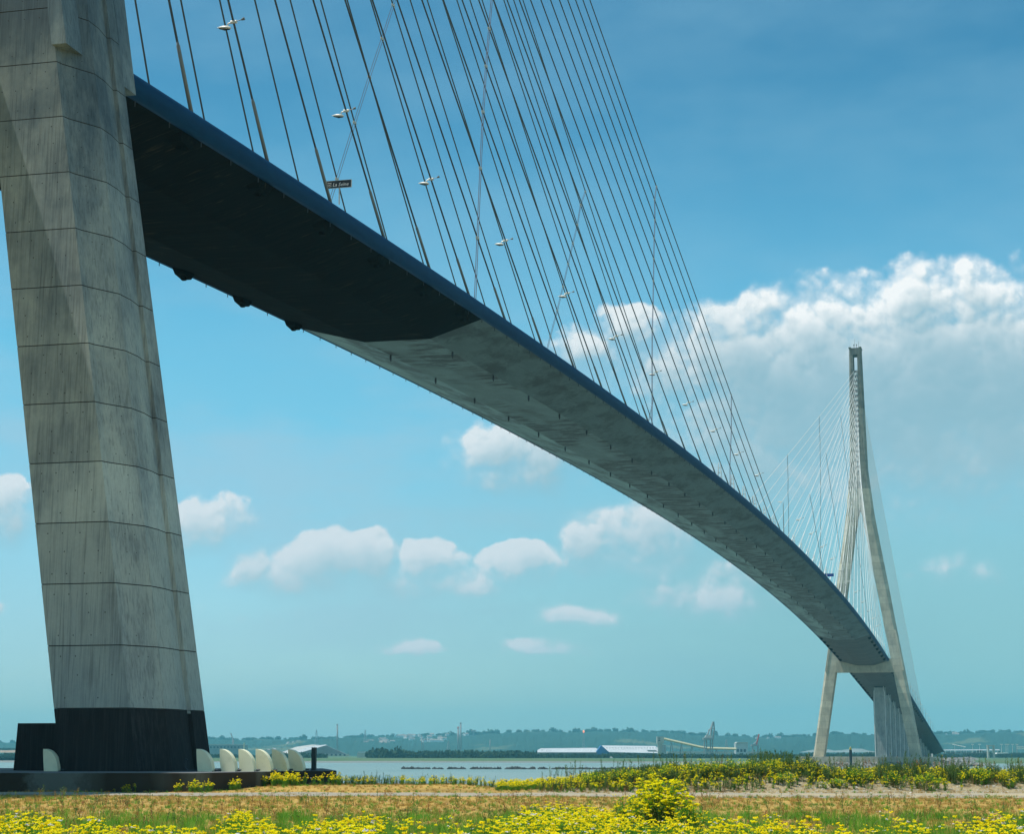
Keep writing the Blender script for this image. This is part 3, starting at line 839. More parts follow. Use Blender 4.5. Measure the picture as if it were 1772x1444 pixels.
# hills
HP = [(-700, 1283), (-300, 1280), (0, 1287), (20, 1287), (46, 1292), (120, 1293), (250, 1285), (360, 1281), (434, 1282), (477, 1280.5), (560, 1281), (604, 1278), (660, 1276), (717, 1275), (773, 1273.5), (830, 1272), (850, 1270.5), (920, 1267), (991, 1268.5), (1053, 1266.5), (1115, 1268), (1169, 1269), (1203, 1273), (1259, 1274), (1301, 1276), (1350, 1276.5), (1400, 1275), (1437, 1271), (1512, 1272.5), (1580, 1271), (1631, 1269.5), (1670, 1270.5), (1713, 1267.5), (1740, 1266), (1772, 1269.5), (2000, 1266), (2600, 1275)]
def hill_top(px):
    for (a, ya), (b_, yb) in zip(HP[:-1], HP[1:]):
        if a <= px <= b_: return ya+(yb-ya)*(px-a)/(b_-a)
    return 1280
def hill_fn(t):
    p = wpos(t); a = t.noise(t.scale(p, (0.006, 0.006, 0.02)), 1.0, 6, 0.65)
    v_ = t.voro(p, 0.055)
    c = t.mix(t.mr(a, 0.4, 0.6), (0.03, 0.065, 0.045), (0.045, 0.08, 0.05))
    c = t.mix(t.mr(v_, 0.1, 0.6), c, (0.02, 0.045, 0.03))
    z = t.sep(p)[2]; fl = t.noise(t.scale(p, (0.0035, 0.0035, 0)), 1.0, 3, 0.5)
    return t.mix(t.m('MULTIPLY', t.mr(fl, 0.62, 0.66), 0.6), c, (0.16, 0.16, 0.07))
M['hill'] = mat('wooded_hill', rough=1.0, spec=0.1, fn=hill_fn)
V, Fc = [], []
hp = [(-700+i*4.5) for i in range(734)]
rowsH = [(4700, 0.0), (4900, .12), (5150, .38), (5400, .68), (5650, .88), (5900, .985), (6050, 1.0), (6600, .97), (8200, .6)]
for D_, fz in rowsH:
    for px in hp:
        ztop = hz(hill_top(px), 6000)
        bumpz = 3.0*noise.noise(Vector((px*.11, D_*.004, 0)))+2.2*noise.noise(Vector((px*.33, D_*.01, 2)))
        und = 40*noise.noise(Vector((px*.006, D_*.002, 4)))*(0 if fz > .95 else fz*(1-fz)*2)
        x, y = gp(px, D_+160*noise.noise(Vector((px*.012, D_*.01, 7))))
        V.append((x, y, -3+(ztop+3)*fz+und+(bumpz if fz > .1 else 0)))
nh = len(hp)
for i in range(len(rowsH)-1):
    for k in range(nh-1): a = i*nh+k; Fc.append((a, a+1, a+1+nh, a+nh))
tag(link('hills', mesh_data('hills', V, Fc, M['hill'])), kind='structure')

# ------------------------------------------------------------------ vegetation far away: belts of trees
def blobmesh(name, mt, n=40, seed=0, squash=1.0):
    r = random.Random(seed); V, Fc = [], []
    for i in range(n):
        while True:
            c = Vector((r.uniform(-1, 1), r.uniform(-1, 1), r.uniform(0, 1)))
            if (c.x**2+c.y**2) < 1 and (c.x**2+c.y**2+((c.z-.5)*2)**2) < 1.15: break
        for q in range(5):
            d = Vector((r.gauss(0, 1), r.gauss(0, 1), r.gauss(0, 1))).normalized()
            u = d.cross(Vector((0.3, 0.2, 1))).normalized(); w = d.cross(u); s_ = r.uniform(.16, .30)
            cc = c+d*0.12; b_ = len(V)
            V += [cc+u*s_, cc+w*s_*.8, cc-u*s_, cc-w*s_*.8]; Fc.append((b_, b_+1, b_+2, b_+3))
    V = [(v.x, v.y, v.z*squash) for v in V]
    return mesh_data(name, V, Fc, mt)
M['leaf_far'] = mat('tree_foliage', rough=0.9, spec=0.2, fn=lambda t: t.mix(t.m('ADD', t.m('MULTIPLY', orand(t), .5), t.m('MULTIPLY', t.noise(wpos(t), .25, 3), .5)), (0.02, 0.05, 0.02), (0.06, 0.10, 0.035)))
PC = bpy.data.collections.new('prototypes')                 # not linked into the scene: sources for the scatter
def scatter(name, pts, protos, label=None, cat=None, kind='stuff'):
    """pts: (x,y,z, rz, tilt, scale, idx). one object that instances its plants"""
    n_ = len(pts); me = bpy.data.meshes.new(name); me.from_pydata([p[:3] for p in pts], [], [])
    for an, typ in (('rot', 'FLOAT_VECTOR'), ('scl', 'FLOAT_VECTOR'), ('idx', 'INT')):
        at = me.attributes.new(an, typ, 'POINT')
        if an == 'rot': at.data.foreach_set('vector', [c for p in pts for c in (p[4]*math.cos(p[3]*3), p[4]*math.sin(p[3]*3), p[3])])
        elif an == 'scl': at.data.foreach_set('vector', [c for p in pts for c in ((p[5],)*3 if not hasattr(p[5], '__len__') else p[5])])
        else: at.data.foreach_set('value', [int(p[6]) for p in pts])
    o = link(name, me)
    sub = bpy.data.collections.new('src_'+name)
    for k, pm_ in enumerate(protos):
        po = bpy.data.objects.new(f'{name}_{k:02d}', pm_); sub.objects.link(po)
    g = bpy.data.node_groups.new('scatter_'+name, 'GeometryNodeTree')
    g.interface.new_socket('Geometry', in_out='INPUT', socket_type='NodeSocketGeometry'); g.interface.new_socket('Geometry', in_out='OUTPUT', socket_type='NodeSocketGeometry')
    gi, go = g.nodes.new('NodeGroupInput'), g.nodes.new('NodeGroupOutput')
    ci = g.nodes.new('GeometryNodeCollectionInfo'); ci.inputs['Collection'].default_value = sub; ci.inputs['Separate Children'].default_value = True; ci.inputs['Reset Children'].default_value = True
    ip = g.nodes.new('GeometryNodeInstanceOnPoints'); ip.inputs['Pick Instance'].default_value = True
    def na(n__, t_):
        nd = g.nodes.new('GeometryNodeInputNamedAttribute'); nd.data_type = t_; nd.inputs['Name'].default_value = n__; return nd.outputs['Attribute']
    l = g.links
    l.new(gi.outputs[0], ip.inputs['Points']); l.new(ci.outputs[0], ip.inputs['Instance']); l.new(na('idx', 'INT'), ip.inputs['Instance Index'])
    l.new(na('rot', 'FLOAT_VECTOR'), ip.inputs['Rotation']); l.new(na('scl', 'FLOAT_VECTOR'), ip.inputs['Scale'])
    l.new(ip.outputs[0], go.inputs[0])
    md = o.modifiers.new('scatter', 'NODES'); md.node_group = g
    return tag(o, label, cat, None, kind)
crowns = [blobmesh('crown', M['leaf_far'], 34, k) for k in range(5)]
pts = []
def belt(px0, px1, D0, D1, ytop, step, wz, zb=-2.6):
    px = px0
    while px < px1:
        D_ = rnd.uniform(D0, D1); x, y = gp(px, D_)
        yt = ytop(px) if callable(ytop) else ytop
        h = (hz(yt, D_)-zb)*rnd.uniform(.72, 1.06)*(1+.25*noise.noise(Vector((px*.03, 3, D0))))
        pts.append((x, y, zb-1, rnd.uniform(0, 6), 0, (h*.62*wz, h*.62*wz, h*1.05), rnd.randrange(5)))
        px += step*rnd.uniform(.6, 1.4)
belt(640, 925, 1950, 2080, 1300, 1.5, 1.0); belt(640, 700, 1950, 2000, 1297, 4, 1.0)
belt(920, 1385, 2000, 2100, 1304.5, 1.5, 1.0)
belt(372, 480, 1980, 2080, 1306, 2, .9); belt(478, 565, 1980, 2060, 1303, 2, .9)
belt(-60, 60, 1980, 2080, 1304, 1.6, .9);
belt(1385, 1640, 2300, 2500, 1303, 2, 1.0); belt(1640, 1800, 2500, 2600, 1301, 3, .8)
belt(60, 372, 1980, 2080, 1305, 3, .9); belt(1800, 2300, 2000, 2200, 1303, 5, 1.0); belt(-500, -60, 2000, 2200, 1304, 5, 1.0)
scatter('far_woodland', pts, crowns, 'dark belt of trees along the far shore', 'trees')
# skyline trees on the ridges
pts = []
for i in range(1000):
    px = rnd.uniform(-100, 1850)
    if noise.noise(Vector((px*.05, 8, 0))) < -0.05 and rnd.random() < .7: continue
    D_ = rnd.uniform(5880, 6080); x, y = gp(px, D_); h = rnd.uniform(5, 11)*(1.6 if rnd.random() < .05 else 1)
    pts.append((x, y, hz(hill_top(px), 6000)-3, rnd.uniform(0, 6), 0, (h*.7, h*.7, h), rnd.randrange(5)))
scatter('ridge_woodland', pts, crowns, 'line of trees along the ridge of the blue hills', 'trees')
# some trees one can pick out on the marsh
trk = MB(); trk.tube([(0, 0, -.1), (0, 0, .5)], [.06, .03], 5); trke = trk.me('trunk', M['dark_metal'])
for k, (px, D_, yt, lab) in enumerate(((690, 1930, 1296, 'tallest rounded tree in the dark belt left of centre'), (1355, 2080, 1302, 'round bushy tree left of the far tower'), (1698, 2300, 1299, 'dark round tree in front of the toll road'), (388, 1950, 1301, 'small round tree right of the big leg'))):
    x, y = gp(px, D_); h = hz(yt, D_)+2.6
    t_ = tag(empty('broadleaf_tree', (x, y, -2.6)), lab, 'tree', 'trees on the far bank'); t_.scale = (h*.55, h*.55, h)
    link('crown', crowns[k], t_, (0, 0, .08)); link('trunk', trke, t_)

# ------------------------------------------------------------------ far shore industry
def pb(px0, px1, D_, yt, yb=None, depth=30, mt=None, name='body', parent=None, zb=-2.8):
    """box between two pixel columns at distance D_, top at pixel row yt"""
    x0, y0 = gp(px0, D_); x1, y1 = gp(px1, D_); z1 = hz(yt, D_); z0 = hz(yb, D_) if yb else zb
    w = Vector((x1-x0, y1-y0, 0)); dv = HD*depth
    V = [(x0, y0, z0), (x1, y1, z0), (x1+dv.x, y1+dv.y, z0), (x0+dv.x, y0+dv.y, z0)]
    V += [(a, b_, z1) for a, b_, c in V]
    return link(name, fixn(mesh_data(name, V, [(0, 1, 2, 3), (4, 5, 6, 7), (0, 1, 5, 4), (1, 2, 6, 5), (2, 3, 7, 6), (3, 0, 4, 7)], mt)), parent)
def pr(pts_, D_, depth, mt, name, parent, lean=0):
    """prism with the outline pts_ (pixel rows/columns) facing us, of real depth"""
    ym = max(q[1] for q in pts_); A = [pt(px, py, D_+(ym-py)*lean) for px, py in pts_]; B = [a+HD*depth for a in A]; n = len(A)
    Fc = [tuple(range(n)), tuple(range(n, 2*n))[::-1]]+[(k, (k+1) % n, n+(k+1) % n, n+k) for k in range(n)]
    return link(name, fixn(mesh_data(name, A+B, Fc, mt)), parent)
def ptube(pts_, D_, r, mt, name, parent, n=6, dd=None):
    A = [pt(px, py, D_ if dd is None else D_+dd[i]) for i, (px, py) in enumerate(pts_)]
    return MB().tube(A, r, n).o(name, mt, parent)
M['roof_grey'] = mat('shed_roof', rough=0.6, fn=grime((0.50, 0.49, 0.46), (0.33, 0.32, 0.30), .05, .4, .7))
M['roof_white'] = mat('white_roof', rough=0.5, fn=grime((0.52, 0.54, 0.55), (0.38, 0.40, 0.41), .05, .45, .7))
M['wall_grey'] = mat('shed_wall', rough=0.8, fn=grime((0.26, 0.27, 0.27), (0.16, 0.17, 0.18), .08, .4, .7))
M['wall_blue'] = mat('blue_cladding', (0.02, 0.14, 0.42), 0.5)
M['stack'] = mat('stack_concrete', (0.30, 0.26, 0.25), 0.8)
M['beige'] = mat('beige_cladding', (0.5, 0.47, 0.40), 0.7)
M['beam'] = mat('conveyor_yellow', (0.55, 0.50, 0.30), 0.6)
M['crane'] = mat('crane_grey', (0.30, 0.31, 0.31), 0.6)
M['window'] = mat('window_dark', (0.04, 0.06, 0.08), 0.2)
def T(name, label, cat, group=None): return tag(empty(name, (*gp(900, 2000), -3)), label, cat, group)
def thing(name, px, D_, label, cat, group=None):
    x, y = gp(px, D_); e = tag(empty(name, (0, 0, 0)), label, cat, group); return e
# grain terminal
t_ = thing('storage_building', 390, 3000, 'long grey flat-roofed storage building just right of the big leg', 'building')
pb(358, 419, 3000, 1290.5, None, 60, M['wall_grey'], 'wall', t_); pb(360, 418, 2999, 1289.2, 1290.5, 58, M['roof_grey'], 'roof', t_)
for k in range(9): pb(363+k*6, 366+k*6, 2998.8, 1293, 1296, .1, M['window'], 'window', t_)
t_ = thing('slewing_crane', 402, 3100, 'thin slewing crane behind the grey storage building', 'crane')
ptube([(403.5, 1292), (403, 1281)], 3050, 1.4, M['crane'], 'tower', t_); ptube([(404.5, 1285), (399.5, 1269.5)], 3050, .9, M['crane'], 'jib', t_)
t_ = thing('yellow_mast', 422, 3000, 'short yellow mast at the end of the grey building', 'mast'); ptube([(422.5, 1300), (422.5, 1286.5)], 2950, 1.1, M['beam'], 'shaft', t_)
t_ = thing('gable_shed', 530, 2450, 'wide pale double-gabled bulk shed behind the row of cream fins', 'shed')
pr([(487, 1303), (512, 1293.5), (540, 1289.5), (548, 1290.5), (560, 1309), (487, 1309)], 2450, 60, M['roof_grey'], 'roof', t_, 1.5)
pr([(516, 1303), (562, 1290), (606, 1309), (520, 1310)], 2440, 9, M['wall_grey'], 'wall', t_)
pr([(512, 1301.5), (534, 1293), (563, 1289.6), (566, 1290.3), (520, 1303.2)], 2400, 1.5, M['roof_white'], 'roof_panel', t_, 2.0)
pr([(540, 1309.8), (604, 1309.8), (604, 1305.6), (540, 1305.6)], 2437, 1, M['beige'], 'lean_to', t_)
for k in range(8): pb(542+k*7.5, 545.5+k*7.5, 2436.5, 1306.4, 1309, .3, M['window'], 'door', t_)
t_ = thing('small_shed', 465, 2500, 'small pointed pale shed left of the wide bulk shed', 'shed')
pr([(452, 1303), (461, 1297.5), (466, 1298.5), (471, 1295.5), (474, 1297.5), (474, 1309), (452, 1309)], 2500, 30, M['roof_grey'], 'wall', t_)
t_ = thing('low_shed', 628, 2300, 'low whitish shed just left of the dark tree belt', 'shed')
pb(618, 641, 2300, 1304.5, None, 30, M['beige'], 'wall', t_); pb(619, 640, 2299.5, 1301.8, 1304.4, 28, M['roof_white'], 'roof', t_)
def chimney(px, yt, yb, D_, r, label, mt=M['stack'], red=False):
    t = thing('chimney', px, D_, label, 'chimney', 'factory chimneys on the far shore')
    a, b_ = pt(px, yb, D_), pt(px, yt, D_)
    MB().tube([a, b_], [r*1.25, r], 10).o('stack', mt, t, True)
    MB().tube([b_+Vector((0, 0, -r*1.6)), b_+Vector((0, 0, .4))], r*1.12, 10).o('rim', M['red'] if red else M['wall_grey'], t, True)
chimney(583.8, 1254, 1302, 4200, 1.75, 'lone tall grey chimney above the bulk shed')
chimney(793, 1259, 1302, 4300, 2.1, 'shorter left chimney of the pair left of centre', M['stack'], True)
chimney(797.2, 1251.5, 1302, 4400, 1.9, 'taller right chimney of the pair left of centre')
chimney(730, 1274, 1302, 4200, 1.0, 'thin chimney left of the chimney pair')
chimney(733, 1281, 1302, 4200, .8, 'short pale stack beside the thin chimney')
chimney(848, 1281, 1302, 4200, 1.0, 'short stack right of the chimney pair')
def lattice(px, yt, yb, D_, w, label, cat='mast', mt=M['crane'], grp='lattice masts on the far shore'):
    t = thing('lattice_mast', px, D_, label, cat, grp)
    a, b_ = pt(px, yb, D_), pt(px, yt, D_); H = b_.z-a.z; mb = MB()
    cs = [Vector((w, w, 0)), Vector((w, -w, 0)), Vector((-w, -w, 0)), Vector((-w, w, 0))]
    for c in cs: mb.tube([a+c, b_+c*.15], .35, 4)
    for k in range(6):
        f0, f1 = k/6, (k+1)/6
        for i in range(4):
            c0, c1 = cs[i], cs[(i+1) % 4]
            mb.tube([a+Vector((0, 0, H*f0))+c0*(1-.85*f0), a+Vector((0, 0, H*f1))+c1*(1-.85*f1)], .22, 3)
    mb.o('frame', mt, t); return t, b_
lattice(547.5, 1264, 1290, 5000, 4, 'thin lattice mast on the hill above the bulk shed')
lattice(632, 1264, 1286, 5200, 4, 'thin lattice mast on the hill left of the tree belt')
lattice(776, 1283, 1302, 4000, 3.5, 'squat lattice tower left of the chimney pair')
lattice(1257, 1281, 1304, 3000, 3, 'thin pylon between the dock crane and the white block')
t_, b_ = lattice(1010, 1269.5, 1301, 4200, 2.5, 'flare stack with small orange flame above the white sheds', 'flare stack')
M['flame'] = bpy.data.materials.new('flame'); M['flame'].use_nodes = True
bb = M['flame'].node_tree.nodes['Principled BSDF']; bb.inputs['Base Color'].default_value = (1, .3, .1, 1); bb.inputs['Emission Color'].default_value = (1, .22, .08, 1); bb.inputs['Emission Strength'].default_value = 1.6
MB().tube([b_+Vector((0, 0, .5)), b_+Vector((0, 0, 3)), b_+Vector((0, 0, 6.5))], [0.9, 2.1, .3], 8).o('flame', M['flame'], t_, True)
t_ = thing('water_tower', 819, 5600, 'mushroom-shaped water tower on the ridge', 'water tower')
a = pt(819.5, 1274.5, 5750); mb = MB(); mb.tube([a, a+Vector((0, 0, 9)), a+Vector((0, 0, 15)), a+Vector((0, 0, 17))], [2.5, 2.5, 7.5, 7.0], 10); mb.o('tank', M['stack'], t_)
# white sheds
t_ = thing('white_warehouse', 985, 2450, 'long low white-roofed warehouse left of the blue-gabled one', 'warehouse')
pr([(930, 1299), (936, 1296), (1030, 1295.2), (1040, 1299.5), (1040, 1303), (930, 1303)], 2440, 2, M['roof_white'], 'roof', t_, 2.4)
pr([(931, 1303), (1039, 1303), (1039, 1309), (931, 1309)], 2451, 38, M['wall_grey'], 'wall', t_)
pr([(934, 1300.5), (938, 1298.2), (943, 1300.5)], 2449, 3, M['wall_grey'], 'gable', t_)
t_ = thing('blue_warehouse', 1095, 2400, 'white-roofed warehouse with blue gable end', 'warehouse')
pr([(1041, 1291), (1134, 1292), (1149, 1304.5), (1054, 1302.5)], 2380, 2, M['roof_white'], 'roof', t_, 2.2)
pr([(1040.5, 1290.8), (1033, 1301), (1036, 1309), (1054, 1309), (1054, 1302.6)], 2401, 30, M['wall_blue'], 'gable', t_)
pr([(1054, 1303), (1149, 1305), (1149, 1310), (1054, 1310)], 2404, 28, M['wall_grey'], 'wall', t_)
for k in range(18): pr([(1049+k*5, 1295), (1051.4+k*5, 1295.05), (1051.8+k*5, 1295.9), (1049.4+k*5, 1295.85)], 2394, .5, M['window'], 'roof_vent', t_)
pr([(1119, 1299), (1135, 1299.3), (1138, 1302), (1122, 1301.7)], 2377, .5, M['crane'], 'roof_marking', t_)
t_ = thing('silo_tower', 1144, 2350, 'beige silo tower at the end of the blue-gabled warehouse', 'tower')
pb(1137.5, 1149, 2350, 1275.5, 1287, 12, M['beige'], 'head_house', t_); pb(1139, 1147, 2352, 1287, None, 9, M['beige'], 'shaft', t_)
pb(1146, 1152.5, 2349, 1290, None, 12, M['crane'], 'annex', t_); pb(1139.5, 1143, 2349.8, 1281, 1283, .1, M['window'], 'window', t_); pb(1139.5, 1143, 2349.8, 1277.5, 1279, .1, M['window'], 'window', t_)
t_ = thing('conveyor', 1210, 2350, 'long yellowish conveyor gallery sloping down from the silo tower', 'conveyor')
ptube([(1149, 1279.5), (1210, 1293.5), (1224, 1295.8), (1274, 1297)], 2350, 1.5, M['beam'], 'gallery', t_, 4)
for px, y0 in ((1162, 1283), (1179, 1287), (1197, 1291), (1225, 1296), (1240, 1296.5), (1255, 1297)):
    A = pt(px, y0, 2350); mb = MB()
    mb.tube([A, (A.x-2, A.y-3, -3)], .5, 4); mb.tube([A, (A.x+2, A.y+3, -3)], .5, 4); mb.o('trestle', M['crane'], t_)
t_ = thing('dock_crane', 1227, 2350, 'tall grey dock crane with raised jib', 'crane', 'cranes on the far quay')
for px in (1219, 1222.5, 1229.5, 1233): ptube([(px, 1306), (px, 1281)], 2340, .75, M['crane'], 'leg', t_, 4)
pr([(1217.5, 1281), (1235.5, 1281), (1235.5, 1277.5), (1217.5, 1277.5)], 2335, 12, M['crane'], 'platform', t_)
pr([(1220, 1277.5), (1232, 1277.5), (1231, 1273.5), (1222, 1273.5)], 2337, 8, M['beige'], 'cab', t_)
ptube([(1229, 1277), (1231, 1262), (1234, 1250)], 2340, 1.1, M['crane'], 'jib', t_, 4); ptube([(1234, 1277), (1236, 1262), (1235, 1250)], 2342, .9, M['crane'], 'jib', t_, 4)
ptube([(1222, 1275), (1229.5, 1261), (1234, 1250)], 2341, .6, M['crane'], 'stay', t_, 4); ptube([(1231, 1262), (1236, 1262)], 2341, .6, M['crane'], 'brace', t_, 4)
ptube([(1225, 1276), (1226.5, 1264), (1231, 1262)], 2341, .6, M['crane'], 'brace', t_, 4)
t_ = thing('white_block', 1284, 2400, 'white cube-like plant building right of the dock crane', 'building')
pb(1273.5, 1294.5, 2400, 1287, None, 18, M['roof_white'], 'wall', t_); pr([(1273, 1287.2), (1276, 1285.2), (1293, 1285.2), (1295, 1287.2)], 2399, 20, M['beige'], 'roof', t_)
for k in range(3): pb(1275+k*6, 1279+k*6, 2399.7, 1297, 1302, .2, M['window'], 'door', t_)
t_ = thing('harbour_crane', 1307, 2400, 'smaller crane with reddish jib right of the white block', 'crane', 'cranes on the far quay')
pr([(1300, 1292), (1313, 1292), (1314, 1289.5), (1301, 1289.5)], 2400, 8, M['crane'], 'platform', t_)
for px in (1302.5, 1311.5): ptube([(px, 1306), (px+.3, 1292)], 2401, .9, M['crane'], 'leg', t_, 4)
ptube([(1309, 1290), (1313.5, 1271.5)], 2402, .9, M['red'], 'jib', t_, 4); ptube([(1304, 1289), (1311, 1282)], 2402, .5, M['crane'], 'stay', t_, 4)
t_ = thing('quay_shed', 1250, 2300, 'low long quay shed running between the two cranes', 'shed'); pb(1155, 1330, 2480, 1301.3, 1305, 12, M['beige'], 'wall', t_)
t_ = thing('barge', 1057, 1700, 'tiny white boat lying against the marsh edge', 'boat')
pr([(1055, 1311.5), (1060.5, 1311.3), (1060, 1312.8), (1056, 1312.8)], 1470, 4, M['white'], 'hull', t_); pr([(1056.5, 1311.4), (1058.5, 1311.4), (1058.3, 1310.2), (1056.8, 1310.2)], 1470.5, 3, M['white'], 'cabin', t_)
# white houses scattered on the hillsides, each its own
hb = MB(); hb.box(-1, 1, -.7, .7, 0, 1); hb.add([(-1.05, -.75, 1), (1.05, -.75, 1), (1.05, .75, 1), (-1.05, .75, 1), (-1, 0, 1.6), (1, 0, 1.6)], [(0, 1, 5, 4), (2, 3, 4, 5), (0, 4, 3), (1, 2, 5)], 1)
M['tile'] = mat('roof_tile', (0.28, 0.22, 0.19), 0.8)
hbe = hb.me('house', [M['white'], M['tile']])
def hill_z(px, fz, D_): return -3+(hz(hill_top(px), 6000)+3)*fz
hs = []
for (c, w_, lo, hi, n__) in ((620, 26, 1285, 1292, 34), (665, 14, 1281, 1290, 22), (705, 30, 1274.5, 1279, 30), (748, 30, 1276, 1286, 26), (590, 40, 1284, 1291, 16), (790, 40, 1272, 1276, 12), (1650, 22, 1271.5, 1273.5, 12), (520, 60, 1284, 1290, 14), (1340, 50, 1277.5, 1279, 6)):
    for k in range(int(n__*.6)):
        px = rnd.gauss(c, w_*.45); py = rnd.uniform(lo, hi); hs.append((px, py))
def ray_hill(px, py):
    zt = hz(hill_top(px), 6000)
    for D_ in range(4720, 6000, 20):
        fz = np.interp(D_, [r_[0] for r_ in rowsH], [r_[1] for r_ in rowsH])
        if hz(py, D_) <= -3+(zt+3)*fz: return D_, hz(py, D_)
    return None
hpos = []
for (px, py) in hs:
    r_ = ray_hill(px, py)
    if not r_: continue
    x, y = gp(px, r_[0]-25); s_ = rnd.uniform(3.2, 6.5)
    hpos.append((x, y, r_[1]-1, rnd.uniform(0, 3), 0, (s_*rnd.uniform(.8, 1.9), s_, s_*.9), 0))
scatter('hillside_town', hpos, [hbe], 'scatter of tiny white houses on the hillside', 'houses')
# pale quarry scar on the hillside behind the far tower's legs, brown field at the far left
M['quarry'] = mat('quarry_rock', rough=.9, fn=grime((0.26, 0.27, 0.25), (0.12, 0.15, 0.12), .03, .35, .6))
def patch(name, pxs, lo, hi, mt, D_):
    V, Fc = [], []; n = len(pxs)
    for q in range(2):
        for i, px in enumerate(pxs): V.append(pt(px, (lo, hi)[q](px), D_+(0 if q == 0 else 90)))
    for i in range(n-1): Fc.append((i, i+1, n+i+1, n+i))
    return tag(link(name, mesh_data(name, V, Fc, mt, True)), kind='structure')
qx = list(range(1385, 1560, 4))
patch('quarry_face', qx, lambda p: 1303, lambda p: 1303-6.5*math.exp(-((p-1480)/26)**2)-6*math.exp(-((p-1420)/24)**2)-1.2*abs(noise.noise(Vector((p*.2, 0, 0)))), M['quarry'], 4600)
M['field'] = mat('brown_field', (0.30, 0.20, 0.13), 0.95)
patch('ploughed_field', list(range(-400, 120, 10)), lambda p: 1303.5, lambda p: 1299.2+0.6*noise.noise(Vector((p*.05, 0, 0))), M['field'], 3000)
pts = []
for i in range(160):
    px = rnd.uniform(-400, 130); x, y = gp(px, 3150); h = rnd.uniform(4, 7)
    pts.append((x, y, hz(1299.6, 3150)-3, rnd.uniform(0, 6), 0, (h, h, h*1.1), rnd.randrange(5)))
scatter('field_hedge', pts, crowns, 'dark hedge along the top of the brown field', 'hedge')

# toll plaza on the right
t_ = thing('toll_canopy', 1680, 2300, 'long white toll canopy beyond the end of the viaduct', 'canopy')
pr([(1632, 1299.5), (1730, 1299.2), (1730, 1298), (1632, 1298.4)], 2200, 16, M['roof_white'], 'roof', t_, 4)
for k in range(11): ptube([(1636+k*9, 1304), (1636+k*9, 1299)], 2202, .35, M['white'], 'column', t_, 4)
pb(1634, 1712, 2230, 1301.2, 1304.2, 6, M['wall_grey'], 'booth_row', t_)
t_ = thing('portal_frame', 1716, 2100, 'square concrete portal frame over the toll road', 'portal')
pb(1709.5, 1712.2, 2100, 1291.5, None, 4, M['beige'], 'leg', t_); pb(1719.5, 1722, 2100, 1291.5, None, 4, M['beige'], 'leg', t_)
pb(1709.2, 1722.3, 2099.8, 1289.8, 1291.5, 4.4, M['beige'], 'beam', t_)
t_ = thing('light_bar', 1660, 2150, 'slanting row of white lights above the toll canopy', 'light rail')
ptube([(1648, 1289), (1671, 1293.8)], 2150, .35, M['white'], 'rail', t_, 4); ptube([(1652, 1303), (1652, 1290)], 2150, .2, M['white'], 'mast', t_, 4); ptube([(1668, 1303), (1668, 1293)], 2150, .2, M['white'], 'mast', t_, 4)
t_ = thing('gantry_sign', 1762, 2050, 'pale two-line gantry sign at the right edge', 'sign')
pb(1760.5, 1778, 2050, 1291.3, 1294, .6, M['white'], 'upper_panel', t_); pb(1760.5, 1778, 2050, 1294.6, 1297, .6, M['white'], 'lower_panel', t_); ptube([(1760, 1303), (1760, 1291)], 2051, .4, M['crane'], 'post', t_, 4)
t_ = thing('white_building', 1740, 2200, 'low white building with sloping roof beside the toll road', 'building')
pr([(1724, 1305.5), (1745, 1305), (1744.5, 1303), (1726, 1303.8)], 2150, 10, M['white'], 'wall', t_)
for k, px in enumerate((1683, 1695, 1733, 1741, 1744, 1752, 1760)):
    t_ = thing('toll_lamp', px, 2150, f'thin toll road lamp post, {ORD[k]} from the left', 'street lamp', 'lamp posts along the toll road')
    ptube([(px, 1304), (px, 1290)], 2150, .22, M['white'], 'pole', t_, 4); a = pt(px, 1289.8, 2150); MB().box(a.x-.8, a.x+.8, a.y-1.4, a.y+1.4, a.z, a.z+.7).o('lamp_head', M['white'], t_)

# ------------------------------------------------------------------ far tower island, riprap, beacons
isl = MB()
ring = [(840, 31), (838, 28), (838, -30), (842, -33), (875, -33), (875, 31)]
isl.prism(ring, -3.3, 0.0); isl.prism([(x+(1.2 if x < 850 else -1), y*.96) for x, y in ring], -6, -3.3)
for yy in (8.5,): isl.box(837.7, 838.0, yy-.3, yy+.3, -3.2, -.1)
tag(isl.o('pier_island', M['concrete_far']), 'low concrete island under the far tower', 'pier base')
M['rock'] = mat('riprap', rough=.9, fn=lambda t: t.mix(orand(t), (0.10, 0.105, 0.10), (0.30, 0.30, 0.27)))
M['rock_dark'] = mat('wet_rock', (0.022, 0.028, 0.028), .8)
M['stone'] = mat('pale_stone', rough=.9, fn=lambda t: t.mix(orand(t), (0.34, 0.30, 0.22), (0.62, 0.58, 0.50)))
def rockmesh(name, mt, seed):
    r = random.Random(seed); bm = bmesh.new(); bmesh.ops.create_icosphere(bm, subdivisions=1, radius=1)
    for v in bm.verts: v.co = v.co*r.uniform(.7, 1.15); v.co.z *= .7
    me = bpy.data.meshes.new(name); bm.to_mesh(me); bm.free(); me.materials.append(mt); return me
rk = [rockmesh('rock', M['rock'], i) for i in range(4)]; rkd = [rockmesh('rock', M['rock_dark'], i+9) for i in range(4)]; rks = [rockmesh('stone', M['stone'], i+20) for i in range(4)]
pts = []
for i in range(1500):
    y = rnd.uniform(-45, 33); x = rnd.uniform(828, 838); z = -5.2+(x-828)*.22+rnd.uniform(-.3, .3)
    pts.append((x, y, z, rnd.uniform(0, 6), rnd.uniform(0, .5), rnd.uniform(.5, 1.1), rnd.randrange(4)))
